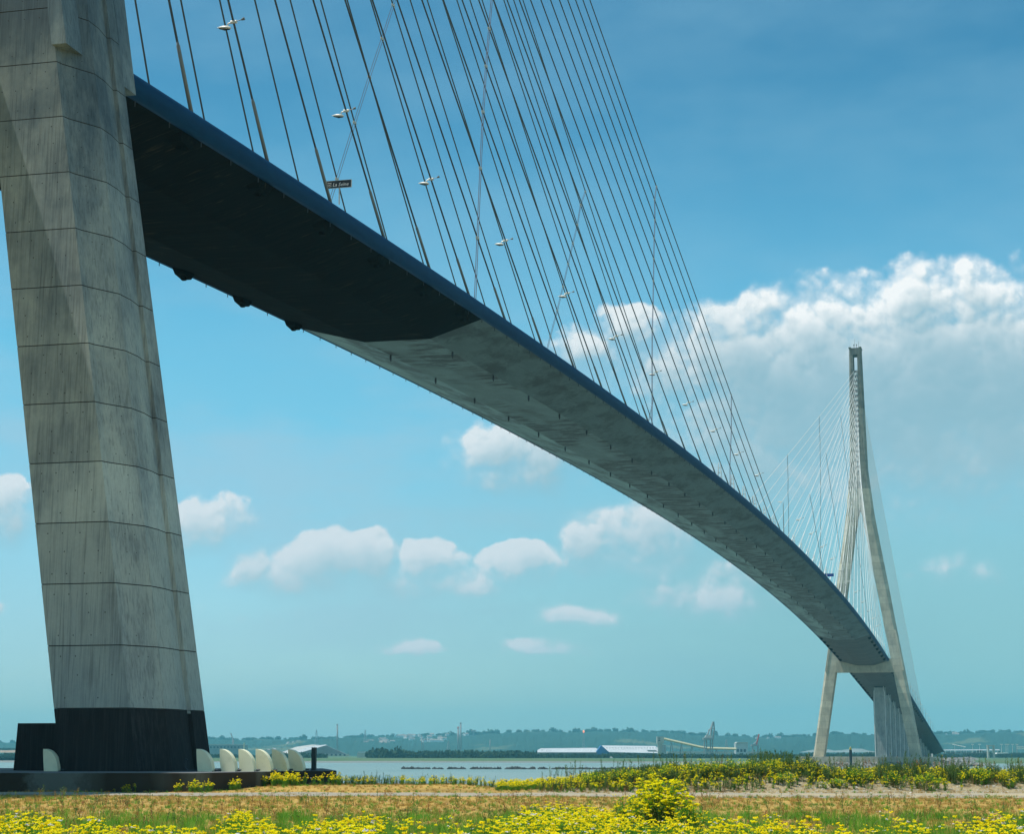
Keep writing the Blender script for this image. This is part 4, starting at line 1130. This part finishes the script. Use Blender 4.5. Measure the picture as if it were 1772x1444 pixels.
for i in range(2600):                                      # stony dyke running on behind the tower
    x = rnd.uniform(876, 1500); y = rnd.gauss(-34, 7); z = -4.8+max(0, 3.2-abs(y+34)*.3)+rnd.uniform(-.3, .3)
    pts.append((x, y, z, rnd.uniform(0, 6), rnd.uniform(0, .5), rnd.uniform(.7, 1.7), rnd.randrange(4)))
scatter('riprap', pts, rk, 'grey boulders heaped around the far tower island', 'boulders')
pts = []
for i in range(900):
    px = 700+i*640/900+rnd.uniform(-2, 2)
    if noise.noise(Vector((px*.05, 0, 5))) < -0.22: continue
    D_ = 742-0.015*(px-740)+rnd.gauss(0, 1.3); x, y = gp(px, D_); k = .55+.5*(noise.noise(Vector((px*.05, 3, 5)))+.5)
    pts.append((x, y, ZW-.05, rnd.uniform(0, 6), 0, (rnd.uniform(.5, 1.2), rnd.uniform(.5, 1.2), rnd.uniform(.3, 1.5)*k*1.25), rnd.randrange(4)))
scatter('rock_groyne', pts, rkd, 'thin dark line of rocks breaking the water surface', 'rocks')
t_ = tag(empty('channel_marker', (*gp(1472, 800), ZW)), 'dark round marker pile with yellow top before the far tower', 'marker post')
zt = hz(1292.5, 800)-ZW
MB().tube([(0, 0, -1), (0, 0, zt-1.2)], .55, 10).o('pile', M['post'], t_); MB().tube([(0, 0, zt-1.19), (0, 0, zt-.4)], .42, 10).o('band', M['yellow'], t_); MB().tube([(0, 0, zt-.4), (0, 0, zt)], .2, 8).o('light', M['white'], t_)
for px, lab in ((1399.5, 'short white post left of the far tower legs'), (1613, 'short white post right of the far tower legs')):
    x, y = gp(px, 930); tag(MB().tube([(0, 0, 0), (0, 0, 1.5)], .28, 8).o('mooring_post', M['white'], loc=(x, y, 0)), lab, 'post', 'white posts on the tower island')

# ------------------------------------------------------------------ platform under the near leg
def at(px, D_): return gp(px, D_)
pl = [at(-420, 96), at(340, 96.6), at(523, 108.2), at(583, 110.2), at(560, 128), at(-420, 128)]
plat = MB(); plat.prism([tuple(p) for p in pl], -6.0, 0.0)
po = link('pier_platform', fixn(plat.me('pier_platform', M['platform']))); tag(po, 'low stained concrete platform carrying the big leg', 'platform')
bvm = po.modifiers.new('bevel', 'BEVEL'); bvm.width = 0.04; bvm.segments = 2; bvm.limit_method = 'ANGLE'
# cream fin-shaped lamp hoods
def fin_mesh():
    n = 10; H_, B_ = 1.16, 0.80; th_ = 0.42
    # outline in local (y,z): front edge slightly concave, back edge a quarter curve; tip leans to +y
    edge = [(0.0, 0.0)]
    out = []
    for k in range(n+1):
        f = k/n; out.append((B_*math.cos(f*math.pi/2*0.98)*1.0-0.12*f*f, H_*math.sin(f*math.pi/2)))
    inner = [(0.0+0.02*0-0.10*(1-(1-f)**1.5)*1.0, H_*f) for f in [1-k/6 for k in range(7)]]
    ring = out+[(y-0.0, z) for y, z in inner[1:]]
    mb = MB(); nn = len(ring)
    V = [(-th_/2, -y, z) for y, z in ring]+[(th_/2, -y, z) for y, z in ring]
    mb.add(V, [tuple(range(nn)), tuple(range(nn, 2*nn))[::-1]]+[(k, (k+1) % nn, nn+(k+1) % nn, nn+k) for k in range(nn)])
    return fixn(mb.me('lamp_hood', M['fin']))
fme = fin_mesh()
fins = [(80.5, 104.2, 'cream fin-shaped hood alone in front of the black block'), (345.5, 103.0, 'leftmost of six cream fins right of the leg, overlapping its foot'), (385.5, 103.8, 'second cream fin in the row of six right of the leg'), (418, 104.2, 'third cream fin in the row of six right of the leg'), (447.5, 104.8, 'fourth cream fin in the row of six right of the leg'), (475.5, 106.0, 'fifth cream fin in the row of six right of the leg'), (503.5, 107.4, 'sixth cream fin, farthest right, nearest the dark post')]
for k, (px, D_, lab) in enumerate(fins):
    x, y = gp(px, D_)
    e = tag(empty('fin_hood', (x, y, 0.0), 0), lab, 'floodlight hood', 'cream fins on the platform')
    link('hood', fme, e); MB().box(-.2, .2, -.86, 0.02, -.0, .03).o('base_plate', M['dark_metal'], e)
    MB().tube([(0, -.86, .08), (0, -1.05, .08)], .05, 6).o('junction', M['dark_metal'], e)
pipe = MB()
for a, b_ in zip(fins[1:-1], fins[2:]):
    A = gp(a[0]+26, a[1]); B = gp(b_[0]+1, b_[1]); pipe.tube([(*A, .07), (*B, .07)], .045, 6)
A = gp(322, 103.4); B = gp(346, 103.1)
pipe.tube([(*A, .62), (*A, .5), (A[0], A[1], .2), (*gp(326, 103.4), .06), (*B, .06)], .04, 6)
pipe.tube([(*gp(320.5, 103.4), .62), (*gp(324.5, 103.4), .62)], .05, 6)
tag(pipe.o('cable_duct', M['dark_metal']), 'thin dark duct linking the cream fins along the platform', 'pipe')
x, y = gp(543.5, 109.5)
pp = tag(empty('bollard_post', (x, y, 0)), 'plain dark rectangular post at the end of the platform', 'post')
MB().box(-.1, .1, -.12, .12, 0, 1.27).o('shaft', M['post'], pp); MB().box(-.16, .16, -.18, .18, 0, .02).o('base_plate', M['dark_metal'], pp)

# ------------------------------------------------------------------ plants
M['stem'] = mat('plant_stem', rough=.8, fn=lambda t: t.mix(orand(t), (0.10, 0.27, 0.02), (0.22, 0.30, 0.04)))
M['leaf'] = mat('plant_leaf', rough=.75, fn=lambda t: t.mix(orand(t), (0.08, 0.27, 0.012), (0.18, 0.40, 0.03)))
M['leaf_dark'] = mat('dark_leaf', rough=.8, fn=lambda t: t.mix(orand(t), (0.035, 0.11, 0.02), (0.09, 0.18, 0.03)))
M['petal'] = mat('yellow_petal', rough=.7, spec=.2, fn=lambda t: t.mix(orand(t), (0.96, 0.78, 0.001), (0.97, 0.88, 0.004)))
M['dry'] = mat('dry_grass', rough=.9, fn=lambda t: t.mix(orand(t), (0.56, 0.37, 0.10), (0.42, 0.26, 0.065)))
M['russet'] = mat('russet_weed', rough=.9, fn=lambda t: t.mix(orand(t), (0.26, 0.12, 0.04), (0.36, 0.19, 0.06)))
M['seed'] = mat('seed_head', (0.62, 0.60, 0.55), .9)
M['reed'] = mat('reed_stalk', rough=.85, fn=lambda t: t.mix(orand(t), (0.07, 0.16, 0.03), (0.18, 0.25, 0.06)))
for k_ in ('petal', 'leaf', 'stem', 'dry', 'leaf_dark'):   # thin plant parts let light through
    nt = M[k_].node_tree; b_ = nt.nodes['Principled BSDF']; tr = nt.nodes.new('ShaderNodeBsdfTranslucent'); mx = nt.nodes.new('ShaderNodeMixShader')
    src = b_.inputs['Base Color'].links[0].from_socket; nt.links.new(src, tr.inputs[0]); mx.inputs[0].default_value = .45
    nt.links.new(b_.outputs[0], mx.inputs[1]); nt.links.new(tr.outputs[0], mx.inputs[2]); nt.links.new(mx.outputs[0], nt.nodes['Material Output'].inputs[0])
class PB:
    def __init__(s, seed): s.r = random.Random(seed); s.V, s.F, s.M = [], [], []
    def tri(s, a, b, c, m): k = len(s.V); s.V += [a, b, c]; s.F.append((k, k+1, k+2)); s.M.append(m)
    def quad(s, a, b, c, d, m): k = len(s.V); s.V += [a, b, c, d]; s.F.append((k, k+1, k+2, k+3)); s.M.append(m)
    def stem(s, a, b, w, m):
        d = b-a; u = d.cross(Vector((s.r.gauss(0, 1), s.r.gauss(0, 1), .1))).normalized()*w; v = d.cross(u).normalized()*w
        k = len(s.V); s.V += [a+u, a-u*.5+v*.87, a-u*.5-v*.87, b+u*.5, b-u*.25+v*.43, b-u*.25-v*.43]
        s.F += [(k, k+1, k+4, k+3), (k+1, k+2, k+5, k+4), (k+2, k, k+3, k+5)]; s.M += [m]*3
    def leaf(s, p, d, L, w, m):
        side = d.cross(Vector((0, 0, 1))).normalized()*w; t = p+d*L; mid = p+d*L*.45+Vector((0, 0, L*.1))
        s.quad(p, mid+side, t, mid-side, m)
    def head(s, p, r, m, n=6):
        nrm = Vector((s.r.gauss(0, .5), s.r.gauss(0, .5), 1)).normalized(); u = nrm.orthogonal().normalized(); v = nrm.cross(u)
        k = len(s.V); s.V.append(p+nrm*r*.75)
        for i in range(n):
            a = 2*math.pi*i/n; s.V.append(p+(u*math.cos(a)+v*math.sin(a))*r*s.r.uniform(.85, 1.1))
        for i in range(n): s.F.append((k, k+1+i, k+1+(i+1) % n)); s.M.append(m)
    def me(s, name, mats): return mesh_data(name, s.V, s.F, mats, False, s.M)
RM = [M['stem'], M['leaf'], M['petal'], M['russet'], M['seed']]
def ragwort(seed, h=.7, ns=4, spread=.16, nh=9, hr=.02, leaves=8, red=.2, bare=False):
    p = PB(seed); r = p.r
    for s_ in range(ns):
        a = r.uniform(0, 6.28); base = Vector((math.cos(a), math.sin(a), 0))*r.uniform(0, spread*.5); base.z = -.03
        hh = h*r.uniform(.65, 1.05); lean = Vector((math.cos(a), math.sin(a), 0))*r.uniform(.1, 1)*spread
        mid = base+lean*.4+Vector((0, 0, hh*.55)); top = base+lean+Vector((0, 0, hh))
        m_ = 3 if r.random() < red else 0
        p.stem(base, mid, .006, m_); p.stem(mid, top, .0045, 0)
        for k in range(leaves):
            f = r.uniform(.05, .9); q = base.lerp(mid, f/.55) if f < .55 else mid.lerp(top, (f-.55)/.45)
            b_ = r.uniform(0, 6.28); d = Vector((math.cos(b_), math.sin(b_), r.uniform(.1, .9))).normalized()
            p.leaf(q, d, r.uniform(.06, .13)*(1.15-f*.6), .014, 1)
        if bare: continue
        cl_ = r.randint(1, 3)
        for c in range(cl_):
            b_ = r.uniform(0, 6.28); rd = 0 if c == 0 else r.uniform(.07, .13)
            q = top+Vector((math.cos(b_)*rd, math.sin(b_)*rd, -rd*r.uniform(.3, 1.2)))
            if rd: p.stem(top-Vector((0, 0, hh*.22)), q, .003, 0)
            m_ = 2 if r.random() > .05 else 4
            for k in range(max(3, nh//cl_)):
                p.head(q+Vector((r.gauss(0, .026), r.gauss(0, .026), r.gauss(0, .007))), hr*r.uniform(.75, 1.15)*(1 if m_ == 2 else .8), m_)
    return p.me('ragwort', RM)
rag = [ragwort(k, h=.54, ns=4, nh=10, hr=.021, leaves=12) for k in range(6)]+[ragwort(20+k, h=.42, ns=3, nh=7, hr=.021) for k in range(3)]+[ragwort(30+k, h=.5, ns=5, nh=3, hr=.018, leaves=16) for k in range(3)]
def tuft(seed, h, n, w, mt, spread=.08):
    p = PB(seed); r = p.r
    for i in range(n):
        a = r.uniform(0, 6.28); b0 = Vector((math.cos(a), math.sin(a), 0))*r.uniform(0, spread); hh = h*r.uniform(.5, 1.1)
        tip = b0+Vector((math.cos(a), math.sin(a), 0))*hh*r.uniform(.1, .7)+Vector((0, 0, hh)); sd = Vector((-math.sin(a), math.cos(a), 0))*w
        p.tri(b0-sd, b0+sd, tip, 0)
    return p.me('tuft', [mt])
blade = [tuft(90+k, .30, 26, .006, M['leaf'], .14) for k in range(3)]
dryt = [tuft(40+k, .12, 22, .006, M['dry'], .12) for k in range(4)]+[tuft(50+k, .11, 18, .006, M['russet'], .12) for k in range(2)]+[tuft(60+k, .14, 20, .007, M['leaf'], .1) for k in range(2)]
def weed(seed, h, mt_i=0, n=3, fuzzy=10):
    p = PB(seed); r = p.r
    for s_ in range(n):
        b0 = Vector((r.gauss(0, .05), r.gauss(0, .05), -.03)); top = b0+Vector((r.gauss(0, .12)*h, r.gauss(0, .12)*h, h*r.uniform(.6, 1.05)))
        p.stem(b0, top, .006, mt_i)
        for k in range(fuzzy):
            f = r.uniform(.25, 1); q = b0.lerp(top, f); b_ = r.uniform(0, 6.28)
            p.leaf(q, Vector((math.cos(b_), math.sin(b_), r.uniform(.3, 1.4))).normalized(), r.uniform(.05, .10), .010, mt_i if r.random() < .6 else 1)
    return p.me('weed', [M['reed'], M['leaf_dark'], M['petal'], M['russet'], M['seed']])
weeds = [weed(70+k, .55, 0) for k in range(3)]+[weed(80+k, .45, 3) for k in range(3)]
# flower field
def nz(x, y, z=0): return noise.noise(Vector((x, y, z)))
def flower_w(px, D_, L):
    """how thickly the ragwort grows at a place of the meadow"""
    n1 = nz(L*.35, D_*.16, 3); n2 = nz(L*1.1, D_*.5, 8)
    ftop = 41
    for c, w_, d_ in ((0, 190, 50), (430, 70, 52), (620, 150, 47), (980, 120, 62), (1000, 260, 50), (1250, 160, 44), (1330, 40, 46), (1700, 110, 50), (1560, 120, 44)):
        ftop = max(ftop, 30+(d_-30)*math.exp(-((px-c)/w_)**2))
    e = (ftop-D_)/9
    base = max(0, min(1, e+.25+n2*.5))
    thin = .42+1.3*n1+.5*nz(L*.9, D_*.25, 66)
    if 560 < px < 1120 or px < 330: thin += .28
    return max(0, base*min(1, max(.04, thin)))
pts = []
tries = 0
while len(pts) < 1900 and tries < 120000:
    tries += 1
    D_ = 19+45*rnd.random()**.9; half_ = 886/F_PX*D_*1.12+1.5; L = rnd.uniform(-half_, half_)
    px = 886+L/D_*F_PX
    if rnd.random() > flower_w(px, D_, L): continue
    x, y = XY(L, D_); lush = nz(L*.3+5, D_*.3, 1)
    i = rnd.randrange(6) if rnd.random() < .7 else (rnd.randrange(6, 9) if rnd.random() < .5 else rnd.randrange(9, 12))
    pts.append((x, y, gh(L, D_), rnd.uniform(0, 6.28), rnd.uniform(0, .12), rnd.uniform(.75, 1.15)*(1+.25*lush)*(1 if D_ < 48 else .85), i))
scatter('ragwort_meadow', pts, rag, 'yellow ragwort flowers covering the foreground meadow', 'wildflowers')
pts = []
for i in range(21000):
    D_ = 30+78*rnd.random(); half_ = 886/F_PX*D_*1.12+2; L = rnd.uniform(-half_, half_)
    if 87 < D_ < 95 and rnd.random() < .93: continue
    x, y = XY(L, D_); n1 = nz(L*.4, D_*.2, 20)
    k = rnd.randrange(4) if n1 > -.1 or rnd.random() < .6 else 4+rnd.randrange(2)
    if rnd.random() < .20+.5*max(0, nz(L*.3, D_*.25, 33)): k = 6+rnd.randrange(2)
    pts.append((x, y, gh(L, D_), rnd.uniform(0, 6.28), rnd.uniform(0, .2), rnd.uniform(.5, 1.3), k))
while len(pts) < 27000:
    D_ = 19+40*rnd.random(); half_ = 886/F_PX*D_*1.12+2; L = rnd.uniform(-half_, half_); px = 886+L/D_*F_PX
    if rnd.random() > .25+flower_w(px, D_, L)*1.2 or nz(L*.5, D_*.3, 91) < -.15: continue
    x, y = XY(L, D_); pts.append((x, y, gh(L, D_), rnd.uniform(0, 6.28), rnd.uniform(0, .2), rnd.uniform(.7, 1.3), 8+rnd.randrange(3)))
scatter('dry_turf', pts, dryt+blade, 'short sun-dried ochre grass of the meadow', 'grass')
pts = []
for i in range(1000):
    D_ = 45+45*rnd.random()**1.3; half_ = 886/F_PX*D_*1.1; L = rnd.uniform(-half_, half_)
    if nz(L*.25, D_*.15, 44) < .0 and rnd.random() < .8: continue
    if D_ > 84: continue
    x, y = XY(L, D_); pts.append((x, y, gh(L, D_), rnd.uniform(0, 6.28), rnd.uniform(0, .3), rnd.uniform(.5, 1.15), rnd.randrange(6)))
scatter('meadow_weeds', pts, weeds, 'scattered reddish and green weeds in the dry meadow', 'weeds')
# the big bush in the foreground
def bush(name, seed, w, h, n, label, px, D_, group=None, hr=.024, nh=16, dark=False, red=.1):
    p = PB(seed); r = p.r
    for s_ in range(n):
        a = r.uniform(0, 6.28); rr = math.sqrt(r.random()); base = Vector((math.cos(a), math.sin(a), 0))*rr*w*.28; base.z = -.05
        hh = h*(1-.42*rr*rr)*r.uniform(.72, 1.04); top = Vector((math.cos(a)*rr*w*.5, math.sin(a)*rr*w*.5, hh)); mid = base.lerp(top, .5)+Vector((0, 0, hh*.06))
        p.stem(base, mid, .008, 3 if r.random() < red else 0); p.stem(mid, top, .006, 0)
        for k in range(16):
            f = r.random(); q = base.lerp(mid, f*2) if f < .5 else mid.lerp(top, f*2-1); b_ = r.uniform(0, 6.28)
            p.leaf(q, Vector((math.cos(b_), math.sin(b_), r.uniform(.1, .9))).normalized(), r.uniform(.07, .15), .017, 5 if (f < .55 or dark) else 1)
        for c in range(r.randint(2, 3)):
            b_ = r.uniform(0, 6.28); rd = r.uniform(.02, .15); q = top+Vector((math.cos(b_)*rd, math.sin(b_)*rd, r.uniform(-.25, .04)))
            p.stem(top-Vector((0, 0, .2)), q, .003, 0)
            for k in range(max(2, nh//4)): p.head(q+Vector((r.gauss(0, .026), r.gauss(0, .026), r.gauss(0, .008))), hr*.85*r.uniform(.7, 1.2), 2)
    x, y = gp(px, D_); L = (px-886)*D_/F_PX
    fl = [i for i, m in enumerate(p.M) if m == 2]
    def part(nm, sel, parent=None):
        ids = sorted({v for i in sel for v in p.F[i]}); mp = {v: k for k, v in enumerate(ids)}
        return link(nm, mesh_data(nm, [p.V[v] for v in ids], [tuple(mp[v] for v in p.F[i]) for i in sel], RM+[M['leaf_dark']], False, [p.M[i] for i in sel]), parent)
    e = tag(empty(name, (x, y, gh(L, D_))), label, 'bush', group)
    part('foliage', [i for i, m in enumerate(p.M) if m != 2], e); part('flowers', fl, e)['kind'] = 'stuff'
    return e
bush('ragwort_bush', 101, 1.55, 1.36, 140, 'big ragwort bush standing highest in the foreground meadow', 1142, 46.5, 'yellow ragwort bushes', .030, 34)
bush('ragwort_bush', 102, .9, .95, 40, 'shorter ragwort clump at the left foot of the big bush', 1088, 45.5, 'yellow ragwort bushes', .022, 18)
bush('ragwort_bush', 103, .8, .8, 34, 'low ragwort clump right of the big bush', 1192, 45.0, 'yellow ragwort bushes', .022, 14)
bb_ = [(1480, 98.2, 1.9, .85, 'wide ragwort bush on the bank below the marker post'), (1547, 98.0, 1.7, .85, 'round ragwort bush on the bank below the viaduct pier'), (1602, 97.6, 1.7, .95, 'brightest ragwort bush on the bank below the far tower'), (1688, 98.4, 2.0, .90, 'wide loose ragwort bush on the bank below the portal frame'), (1742, 97.6, 1.2, .85, 'dark green compact bush near the right end of the bank'), (1358, 98.0, 1.3, .55, 'small ragwort bush low on the sandy bank face'), (1445, 97.6, 1.0, .42, 'tiny green bush on the bare sandy face'),
       (1032, 98.5, 1.9, .85, 'leftmost large ragwort bush at the start of the bank'), (1085, 98.9, 2.0, .85, 'ragwort bush second from the left on the bank'), (1150, 99.0, 2.1, .85, 'ragwort bush on the bank behind the big foreground bush'), (1215, 99.2, 2.2, .9, 'ragwort bush right behind the big foreground bush'), (1272, 99.4, 2.3, .9, 'ragwort bush on the bank below the white block building'), (1325, 99.6, 2.2, .85, 'ragwort bush on the bank left of the far tower island'), (1395, 99.8, 2.4, .85, 'broad green bush under the left leg of the far tower')]
for k, (px, D_, w_, h_, lab) in enumerate(bb_):
    bush('ragwort_bush', 200+k, w_, h_, int(46*w_/1.7), lab, px, D_, 'ragwort bushes on the bank', .030, 10, dark=(px in (1742, 1395)), red=.35)
# verge plants by the platform and shore, bank cover
pts = []
def verge(px0, px1, D0, D1, n, smin, smax, dens=None, kinds=(0, 6)):
    for i in range(n):
        px = rnd.uniform(px0, px1); D_ = rnd.uniform(D0, D1)
        if dens and rnd.random() > dens(px): continue
        L = (px-886)*D_/F_PX; x, y = XY(L, D_)
        pts.append((x, y, gh(L, D_), rnd.uniform(0, 6.28), rnd.uniform(0, .15), rnd.uniform(smin, smax), rnd.randrange(*kinds)))
ragb = [ragwort(130+k, h=.66, ns=5, nh=3+k % 3, hr=.030, leaves=30, red=.35) for k in range(6)]+[weed(140+k, .75, 0, 6, 34) for k in range(3)]+[weed(150+k, .5, 3, 4, 14) for k in range(3)]
verge(455, 520, 103.5, 105.5, 46, .8, 1.25)                   # thick clump before the platform
verge(430, 600, 103, 107, 60, .6, 1.1)
verge(315, 375, 95.8, 96.5, 16, .55, .95); verge(405, 430, 99, 100.5, 10, .6, 1.0); verge(210, 260, 95.7, 96.4, 7, .3, .7)
verge(585, 860, 105, 108.5, 150, .4, .8, kinds=(0, 6)); verge(585, 900, 105, 108.5, 70, .3, .75, kinds=(6, 9)); verge(585, 900, 104, 108.5, 80, .3, .5, kinds=(9, 12))
verge(860, 1010, 98, 107, 240, .5, .85)
verge(1000, 1780, 97.0, 103, 1500, .45, .95, lambda p: .5+.5*nz(p*.02, 1, 5) if p < 1420 else .25+.3*nz(p*.02, 1, 5))
verge(1000, 1780, 99.3, 104.5, 900, .5, .95, kinds=(0, 6))
verge(1000, 1780, 98, 104, 1300, .5, 1.0, kinds=(6, 12))
verge(930, 1310, 96.3, 100, 900, .45, .9, lambda p: .6+.5*nz(p*.02, 4, 5), kinds=(3, 12))
verge(1000, 1800, 98.2, 103.5, 1500, .6, 1.15, lambda p: .55+.9*nz(p*.035, 9, 5), kinds=(6, 9))
verge(1780, 2300, 97, 104, 200, .5, 1.0, kinds=(0, 12))
scatter('bank_plants', pts, ragb, 'ragwort and weeds growing along the bank and verge', 'wild plants')
# tall thin stalks along the crest
reeds = [weed(160+k, 1.0, 0, 2, 34) for k in range(4)]+[weed(170+k, 1.0, 3, 2, 26) for k in range(2)]
pts = []
verge(1290, 1400, 101, 104, 150, .9, 1.25, kinds=(0, 4)); verge(1400, 1775, 100, 104, 210, .7, 1.35, kinds=(0, 6)); verge(940, 1290, 100, 106, 70, .8, 1.3, kinds=(0, 5)); verge(1775, 2200, 100, 104, 60, .7, 1.3, kinds=(0, 6)); verge(600, 860, 106, 108, 10, .6, .8, kinds=(0, 4))
scatter('tall_stalks', pts, reeds, 'tall dark stalks sticking up along the crest of the bank', 'stalks')
pts = []
for i in range(2600):
    px = rnd.uniform(930, 1850); D_ = rnd.gauss(97.3, 1.0); L = (px-886)*D_/F_PX; x, y = XY(L, D_)
    pts.append((x, y, gh(L, D_), rnd.uniform(0, 6.28), rnd.uniform(0, .5), rnd.uniform(.012, .05)*(1.8 if rnd.random() < .08 else 1), rnd.randrange(4)))
for i in range(900):
    D_ = rnd.uniform(60, 95); half_ = 886/F_PX*D_*1.1; L = rnd.uniform(-half_, half_); x, y = XY(L, D_)
    pts.append((x, y, gh(L, D_), rnd.uniform(0, 6.28), rnd.uniform(0, .5), rnd.uniform(.01, .03), rnd.randrange(4)))
scatter('pale_stones', pts, rks, 'pale stones strewn on the sandy bank and track', 'stones')

# ------------------------------------------------------------------ haze
hm = bpy.data.materials.new('haze'); hm.use_nodes = True
nt = hm.node_tree; nt.nodes.clear()
pv = nt.nodes.new('ShaderNodeVolumePrincipled'); om = nt.nodes.new('ShaderNodeOutputMaterial'); nt.links.new(pv.outputs[0], om.inputs['Volume'])
pv.inputs['Color'].default_value = (0.25, 0.82, 0.98, 1); pv.inputs['Density'].default_value = 0.000115; pv.inputs['Anisotropy'].default_value = 0.0
hb_ = MB().box(-700, 9500, -3000, 5600, -11, 210); tag(hb_.o('haze', hm), kind='stuff')
